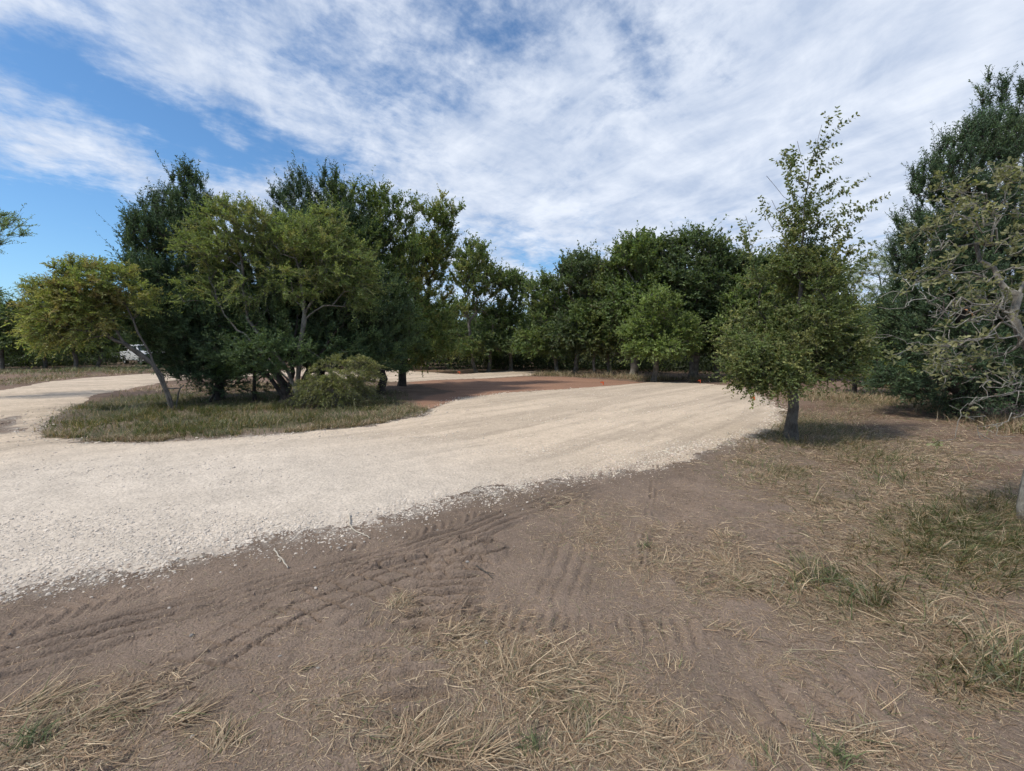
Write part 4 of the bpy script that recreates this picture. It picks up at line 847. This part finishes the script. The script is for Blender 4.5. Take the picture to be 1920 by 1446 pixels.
# dead branch propped beside the leaning tree
b = G(331, 765); Yb = b[1]; sk = Skel([b[0], b[1], 0]); e = sk.path([A(333, 748, Yb), A(338, 728, Yb)], 0, .1, .01); sk.path([A(322, 729, Yb), A(305, 726, Yb)], e, .1, .01); sk.path([A(345, 722, Yb)], e, .1, .01)
sk.r = np.full(len(sk.p), .017); mb = MB(); sk.tubes(mb, 6); o = mb.build('dead_branch', BARKL, None, True); tag(o, 'bare dead branch propped upright beside the leaning tree', 'branch')
def stake(label, px, py, h, flag=.1):
    g = G(px, py); z = H1(*g); r = empty('survey_stake', (g[0], g[1], z)); tag(r, label, 'survey stake', 'orange survey stakes')
    mb = MB(); V = np.array([(a * .018, b_ * .009, c * h - .03) for c in (0, 1.05) for a, b_ in ((-1, -1), (1, -1), (1, 1), (-1, 1))]); V[4:, :2] *= .8
    mb.add(V, [[0, 1, 5, 4], [1, 2, 6, 5], [2, 3, 7, 6], [3, 0, 4, 7], [4, 5, 6, 7]]); mb.build('post', lath, r)
    mb = MB(); k = 7; z0, z1 = h - flag, h + .003
    ring = [(math.cos(a) * .028, math.sin(a) * .02) for a in np.linspace(0, 2 * math.pi, k, endpoint=False)]
    mb.add([(a, b_, z0) for a, b_ in ring] + [(a * .9, b_ * .9, z1) for a, b_ in ring], [[i, (i + 1) % k, (i + 1) % k + k, i + k] for i in range(k)])
    mb.add([(-.03, -.02, z1), (-.12, -.035, z1 - .01), (-.13, -.03, z1 - .06), (-.03, -.018, z1 - .05)], [[0, 1, 2, 3]])
    mb.build('ribbon', orange, r)
stake('upright orange topped stake at the edge of the right hand cedars', 1660, 727, .40, .22)
stake('short orange marker at the near edge of the red brown soil pad', 1131, 722, .14, .12)
stake('tiny orange marker at the far edge of the gravel under the tree line', 1313, 718, .16, .13)
stake('orange marker under the left branches of the lone elm', 1414, 752, .14, .12)
stake('orange marker on the green strip beyond the far drive', 862, 702, .16, .12)

# ------------------------------------------------------------------ white pickup and trailer
white = simple('white_paint', (.80, .81, .83), .25, coat=.5); glass = simple('dark_glass', (.02, .03, .04), .05); rubber = simple('rubber', (.03, .03, .03), .8, noise=.3); steel = simple('wheel_steel', (.45, .45, .46), .35, .8); black = simple('black_trim', (.02, .02, .022), .5)
lamp = simple('lamp_lens', (.6, .6, .58), .1); red = simple('tail_lens', (.35, .02, .02), .2)
def prism(mb, prof, y0, y1, mi=0, inset=0):
    """extrude an (x,z) profile across y"""
    n = len(prof); V = [(x, y0, z) for x, z in prof] + [(x, y1, z) for x, z in prof]
    mb.add(V, [[i, (i + 1) % n, (i + 1) % n + n, i + n] for i in range(n)], mi); mb.add(V[:n], [list(range(n))], mi); mb.add(V[n:], [list(range(n))[::-1]], mi)
def disc_wheel(parent, x, y, r=.39, w=.25):
    root = None; k = 28; an = np.linspace(0, 2 * np.pi, k, endpoint=False)
    prof = [(r * .62, -w / 2), (r * .95, -w / 2), (r, -w * .3), (r, w * .3), (r * .95, w / 2), (r * .62, w / 2)]
    V = np.array([[x + rr * math.cos(a), y + yy_, r + rr * math.sin(a)] for a in an for rr, yy_ in prof]); p = len(prof)
    f = [[i * p + j, ((i + 1) % k) * p + j, ((i + 1) % k) * p + (j + 1) % p, i * p + (j + 1) % p] for i in range(k) for j in range(p)]
    mb = MB(); mb.add(V, f); ty = mb.build('tyre', rubber, parent, True)
    mb = MB(); s = -1 if y < 0 else 1
    for rr0, rr1, yo0, yo1 in [(r * .62, r * .5, .44, .30), (r * .5, r * .18, .30, .36), (r * .18, .001, .36, .40)]:
        V = np.array([[x + rr * math.cos(a), y + s * w * yo, r + rr * math.sin(a)] for a in an for rr, yo in ((rr0, yo0), (rr1, yo1))])
        mb.add(V, [[2 * i, 2 * i + 1, (2 * i + 3) % (2 * k), (2 * i + 2) % (2 * k)] for i in range(k)])
    mb.build('rim', steel, ty)
def arch_profile():
    """side of the pickup, nose at +x, with wheel arches cut out"""
    def arc(cx, r, a0, a1, n=9): return [(cx + r * math.cos(a), .38 + r * math.sin(a)) for a in np.linspace(a0, a1, n)]
    fr, rr = 1.85, -1.95
    bot = [(-2.85, .50)] + arc(rr, .50, math.pi, 0) + [(rr + .55, .42), (fr - .55, .42)] + arc(fr, .50, math.pi, 0) + [(2.75, .48)]
    bot = [q for q in bot if q[1] > .3]
    top = [(2.82, .62), (2.80, .98), (2.70, 1.13), (2.3, 1.20), (1.35, 1.27), (-2.85, 1.27)]
    return bot + top
pk = empty('pickup_truck', (0, 0, 0)); tag(pk, 'white pickup truck with dark windows parked under the trees behind the leaning tree', 'pickup truck')
mb = MB(); ap = arch_profile(); prism(mb, ap, -.98, -.80); prism(mb, ap, .80, .98)
prism(mb, [(-1.2, .55), (2.72, .55), (2.76, .98), (2.64, 1.14), (2.3, 1.22), (1.35, 1.29), (-1.2, 1.265)], -.80, .80)
prism(mb, [(-2.82, .55), (-1.2, .55), (-1.2, .80), (-2.82, .80)], -.80, .80)
prism(mb, [(-2.86, .55), (-2.78, .55), (-2.78, 1.26), (-2.86, 1.26)], -.80, .80); mb.build('body', white, pk)
mb = MB()
cabp = np.array([(1.25, 1.275), (.55, 1.86), (.3, 1.92), (-.85, 1.92), (-1.12, 1.84), (-1.22, 1.275)]); n = 6
V = [(x, -.90 + (z - 1.27) * .22, z) for x, z in cabp] + [(x, .90 - (z - 1.27) * .22, z) for x, z in cabp]
mb.add(V, [[i, (i + 1) % n, (i + 1) % n + n, i + n] for i in range(n)]); mb.add(V[:n], [list(range(n))]); mb.add(V[n:], [list(range(n))[::-1]]); mb.build('cab', white, pk)
def pane(nm, q, parent, m_): mb = MB(); mb.add(q, [[0, 1, 2, 3]]); mb.build(nm, m_, parent)
pane('windscreen', [(1.19, -.80, 1.335), (1.19, .80, 1.335), (.58, .70, 1.85), (.58, -.70, 1.85)], pk, glass)
pane('rear_window', [(-1.226, .7, 1.36), (-1.226, -.7, 1.36), (-1.14, -.66, 1.80), (-1.14, .66, 1.80)], pk, glass)
for s in (-1, 1):
    yb, yt = s * (.905 - .014), s * (.905 - .118)
    for x0, x1, x2, x3 in [(.14, .98, .50, .14), (-1.02, .04, .04, -.92)]: pane('side_window', [(x0, yb, 1.33), (x1, yb, 1.33), (x2, yt, 1.80), (x3, yt, 1.80)], pk, glass)
    for x in (1.85, -1.95): disc_wheel(pk, x, s * .84)
    pane('headlight', [(2.80, s * .93, .78), (2.80, s * .62, .78), (2.79, s * .62, .98), (2.74, s * .985, .98)], pk, lamp)
    mb = MB(); prism(mb, [(.95, 1.32), (1.12, 1.32), (1.12, 1.55), (.95, 1.55)], s * .95, s * 1.17); mb.build('wing_mirror', black, pk)
    pane('tail_light', [(-2.865, s * .97, .85), (-2.865, s * .84, .85), (-2.865, s * .84, 1.2), (-2.865, s * .97, 1.2)], pk, red)
mb = MB(); prism(mb, [(2.78, .66), (2.845, .66), (2.835, .96), (2.79, .96)], -.60, .60); mb.build('grille', black, pk)
mb = MB(); prism(mb, [(2.76, .42), (2.92, .44), (2.92, .64), (2.76, .64)], -.92, .92); mb.build('bumper', steel, pk)
mb = MB(); prism(mb, [(-2.7, .34), (2.6, .34), (2.6, .54), (-2.7, .54)], -.45, .45); mb.build('chassis', black, pk)
pr_, pf = A(247, 683, 40.5), A(288, 685, 38.1); dv = pf - pr_; pk.rotation_euler = (0, 0, math.atan2(dv[1], dv[0])); pk.scale = (.93, .93, .93); pk.location = ((pr_[0] + pf[0]) / 2, (pr_[1] + pf[1]) / 2 + .3, 0)
hd = nrm(np.array([dv[0], dv[1]]))
tr = empty('utility_trailer', (pk.location[0] - hd[0] * 4.3, pk.location[1] - hd[1] * 4.3 + .2, 0), pk.rotation_euler[2]); tag(tr, 'small grey flat trailer standing behind the white pickup', 'trailer')
mb = MB(); prism(mb, [(-1.2, .55), (1.0, .55), (1.0, .63), (-1.2, .63)], -.8, .8); mb.build('deck', simple('grey_planks', (.22, .21, .20), .8, noise=.3), tr)
mb = MB()
for s in (-1, 1): prism(mb, [(-1.2, .66), (1.0, .66), (1.0, .98), (.96, .98), (.96, .72), (-1.16, .72), (-1.16, .98), (-1.2, .98)], s * .8 - .03, s * .8 + .03); prism(mb, [(-1.2, .98), (1., .98), (1., 1.03), (-1.2, 1.03)], s * .8 - .03, s * .8 + .03)
mb.build('rail', steel, tr)
mb = MB(); prism(mb, [(1.0, .56), (1.75, .50), (1.75, .56), (1.0, .62)], -.06, .06); mb.build('drawbar', black, tr)
for s in (-1, 1): disc_wheel(tr, -.1, s * .95, .33, .2)

# ------------------------------------------------------------------ sky and sun
SUN_AZ, SUN_EL = -116, 54       # degrees from +Y toward +X
w = bpy.data.worlds.new('World'); bpy.context.scene.world = w; w.use_nodes = True; nt = w.node_tree; N = nt.nodes; L = nt.links; bg = N['Background']
sky = N.new('ShaderNodeTexSky'); sky.sky_type = 'NISHITA'; sky.sun_disc = False; sky.sun_elevation = R(SUN_EL); sky.sun_rotation = R(SUN_AZ); sky.air_density = 1.0; sky.dust_density = .6; sky.ozone_density = 1.6; sky.altitude = 150
tc = N.new('ShaderNodeTexCoord'); sep = N.new('ShaderNodeSeparateXYZ'); L.new(tc.outputs['Generated'], sep.inputs[0])
def mth(op, a, b=None, c=None, clamp=False):
    n = N.new('ShaderNodeMath'); n.operation = op; n.use_clamp = clamp
    for i, v in enumerate((a, b, c)):
        if v is None: continue
        if isinstance(v, (int, float)): n.inputs[i].default_value = v
        else: L.new(v, n.inputs[i])
    return n.outputs[0]
def comb(x, y, z=0):
    n = N.new('ShaderNodeCombineXYZ')
    for i, v in enumerate((x, y, z)):
        if isinstance(v, (int, float)): n.inputs[i].default_value = v
        else: L.new(v, n.inputs[i])
    return n.outputs[0]
X, Yv, Z = sep.outputs
zc = mth('MAXIMUM', Z, .0); den = mth('ADD', zc, .10)
U = mth('DIVIDE', X, den); V_ = mth('DIVIDE', Yv, den)
def rot(ang, su, sv):
    c, s = math.cos(ang), math.sin(ang)
    a = mth('ADD', mth('MULTIPLY', U, c * su), mth('MULTIPLY', V_, s * su)); b = mth('ADD', mth('MULTIPLY', U, -s * sv), mth('MULTIPLY', V_, c * sv)); return comb(a, b)
def nz(vec, sc, det=8, ro=.6, dist=0.):
    n = N.new('ShaderNodeTexNoise'); n.inputs['Scale'].default_value = sc; n.inputs['Detail'].default_value = det; n.inputs['Roughness'].default_value = ro; n.inputs['Distortion'].default_value = dist; L.new(vec, n.inputs['Vector']); return n.outputs['Fac']
AZ = mth('ARCTAN2', X, Yv); EL = mth('ARCSINE', Z)
def azel(px, py):
    d = ray(px, py); d = d / np.linalg.norm(d); return math.atan2(d[0], d[1]), math.asin(d[2])
wx = nz(comb(AZ, EL), 3.5, 4, .6); wy = nz(comb(EL, AZ, 3.), 3.5, 4, .6)
AZw = mth('ADD', AZ, mth('MULTIPLY', mth('SUBTRACT', wx, .5), .30)); ELw = mth('ADD', EL, mth('MULTIPLY', mth('SUBTRACT', wy, .5), .22))
def gauss(p0, p1, width, amp):
    """soft streak between two photo pixels; width in radians"""
    a0, e0 = azel(*p0); a1, e1 = azel(*p1); cx, cy = (a0 + a1) / 2, (e0 + e1) / 2; ln = math.hypot(a1 - a0, e1 - e0) / 2 + width * .5; an = math.atan2(e1 - e0, a1 - a0)
    dx = mth('SUBTRACT', AZw, cx); dy = mth('SUBTRACT', ELw, cy); c, s = math.cos(an), math.sin(an)
    p = mth('DIVIDE', mth('ADD', mth('MULTIPLY', dx, c), mth('MULTIPLY', dy, s)), ln); q = mth('DIVIDE', mth('ADD', mth('MULTIPLY', dx, -s), mth('MULTIPLY', dy, c)), width)
    r2 = mth('ADD', mth('MULTIPLY', p, p), mth('MULTIPLY', q, q)); return mth('MULTIPLY', mth('EXPONENT', mth('MULTIPLY', r2, -1)), amp)
bias = None
for g_ in [((130, 190), (420, 300), .085, -.36), ((330, 260), (700, 330), .055, -.28), ((0, 480), (330, 440), .10, -.44), ((0, 400), (200, 560), .08, -.22), ((60, 120), (150, 190), .05, -.18), ((500, 120), (620, 85), .04, -.18), ((840, 50), (960, 20), .06, -.10), ((1190, 20), (1195, 110), .045, -.20),
           ((690, 150), (850, 180), .05, -.16), ((970, 475), (1080, 485), .022, -.26), ((1000, 110), (950, 60), .05, -.12), ((1340, 140), (1420, 90), .05, -.12), ((1400, 480), (1600, 480), .08, -.12), ((150, 70), (330, 120), .05, -.10), ((1100, 200), (1200, 170), .04, -.10),
           ((0, 250), (520, 410), .075, .34), ((0, 20), (250, 130), .06, .10), ((170, 90), (640, 240), .045, .14), ((450, 120), (640, 20), .06, .12), ((700, 300), (1200, 350), .18, .16), ((1250, 250), (1900, 200), .35, .26), ((1550, 20), (1900, 100), .30, .16), ((1000, 150), (1130, 110), .06, .16), ((330, 50), (380, 45), .06, .12), ((540, 260), (620, 300), .03, .13),
           ((385, 235), (480, 290), .016, .26), ((350, 290), (430, 305), .022, .18), ((60, 425), (110, 430), .012, .25), ((190, 462), (230, 466), .012, .2)]:
    t = gauss(*g_); bias = t if bias is None else mth('ADD', bias, t)
vA = rot(R(48), .75, 1.25); vB = rot(R(-60), .8, 1.3)
n1 = nz(vA, 1.5, 8, .6, .5); n2 = nz(vB, 3.4, 8, .62, .35); n3 = nz(rot(R(40), .9, 1.3), 9, 6, .62, .25); n4 = nz(rot(R(-30), 1.2, 1), 26, 4, .62, .2)
den_ = mth('ADD', mth('ADD', mth('MULTIPLY', n1, .50), mth('MULTIPLY', n2, .42)), mth('ADD', mth('ADD', mth('MULTIPLY', n3, .42), mth('MULTIPLY', n4, .20)), bias))
mr = N.new('ShaderNodeMapRange'); mr.interpolation_type = 'SMOOTHSTEP'; L.new(den_, mr.inputs['Value']); mr.inputs['From Min'].default_value = .50; mr.inputs['From Max'].default_value = 1.0
mask = mth('MULTIPLY', mr.outputs[0], .97)
# cloud brightness from thickness
shade = mth('ADD', nz(vA, 2.4, 8, .6, .4), mth('MULTIPLY', mth('SUBTRACT', n2, .5), .9))
cr = N.new('ShaderNodeValToRGB'); L.new(shade, cr.inputs[0]); e = cr.color_ramp.elements
e[0].position = .30; e[0].color = (.45, .53, .68, 1); e[1].position = .72; e[1].color = (.74, .79, .88, 1)
skc = N.new('ShaderNodeVectorMath'); skc.operation = 'MULTIPLY'; L.new(sky.outputs[0], skc.inputs[0]); SKT = (.074, .109, .133); skc.inputs[1].default_value = SKT
mx = N.new('ShaderNodeMix'); mx.data_type = 'RGBA'; L.new(mask, mx.inputs['Factor']); L.new(skc.outputs[0], mx.inputs[6]); L.new(cr.outputs[0], mx.inputs[7])
# haze near the horizon
hz = mth('EXPONENT', mth('MULTIPLY', zc, -9)); mx2 = N.new('ShaderNodeMix'); mx2.data_type = 'RGBA'; L.new(mth('MULTIPLY', hz, .3), mx2.inputs['Factor']); L.new(mx.outputs[2], mx2.inputs[6]); mx2.inputs[7].default_value = (.42, .56, .80, 1)
sc10 = N.new('ShaderNodeVectorMath'); sc10.operation = 'SCALE'; sc10.inputs['Scale'].default_value = 10; L.new(mx2.outputs[2], sc10.inputs[0])
L.new(sc10.outputs[0], bg.inputs['Color']); bg.inputs['Strength'].default_value = .1

ld = bpy.data.lights.new('sun', 'SUN'); ld.energy = 3.2; ld.angle = R(4.5); ld.color = (1, .94, .84); so = bpy.data.objects.new('sun', ld); COL.objects.link(so)
sd_ = Vector((math.sin(R(SUN_AZ)) * math.cos(R(SUN_EL)), math.cos(R(SUN_AZ)) * math.cos(R(SUN_EL)), math.sin(R(SUN_EL))))
so.rotation_euler = sd_.to_track_quat('Z', 'Y').to_euler(); so.location = (0, 0, 30)

cam = bpy.data.cameras.new('camera'); cam.sensor_width = 36; cam.lens = 36 * F / 1920; cam.clip_end = 5000; cam.clip_start = .05
co = bpy.data.objects.new('camera', cam); COL.objects.link(co); co.location = (0, 0, CH); co.rotation_euler = (math.pi / 2 - PITCH, 0, 0)
sc = bpy.context.scene; sc.camera = co
sc.view_settings.view_transform = 'Standard'; sc.view_settings.look = 'None'; sc.view_settings.exposure = .24; sc.view_settings.gamma = 1
sc.cycles.use_light_tree = False; sc.cycles.adaptive_threshold = .03; w.cycles.sample_map_resolution = 512; sc.cycles.max_bounces = 5; sc.cycles.diffuse_bounces = 3; sc.cycles.transmission_bounces = 4
print('done')
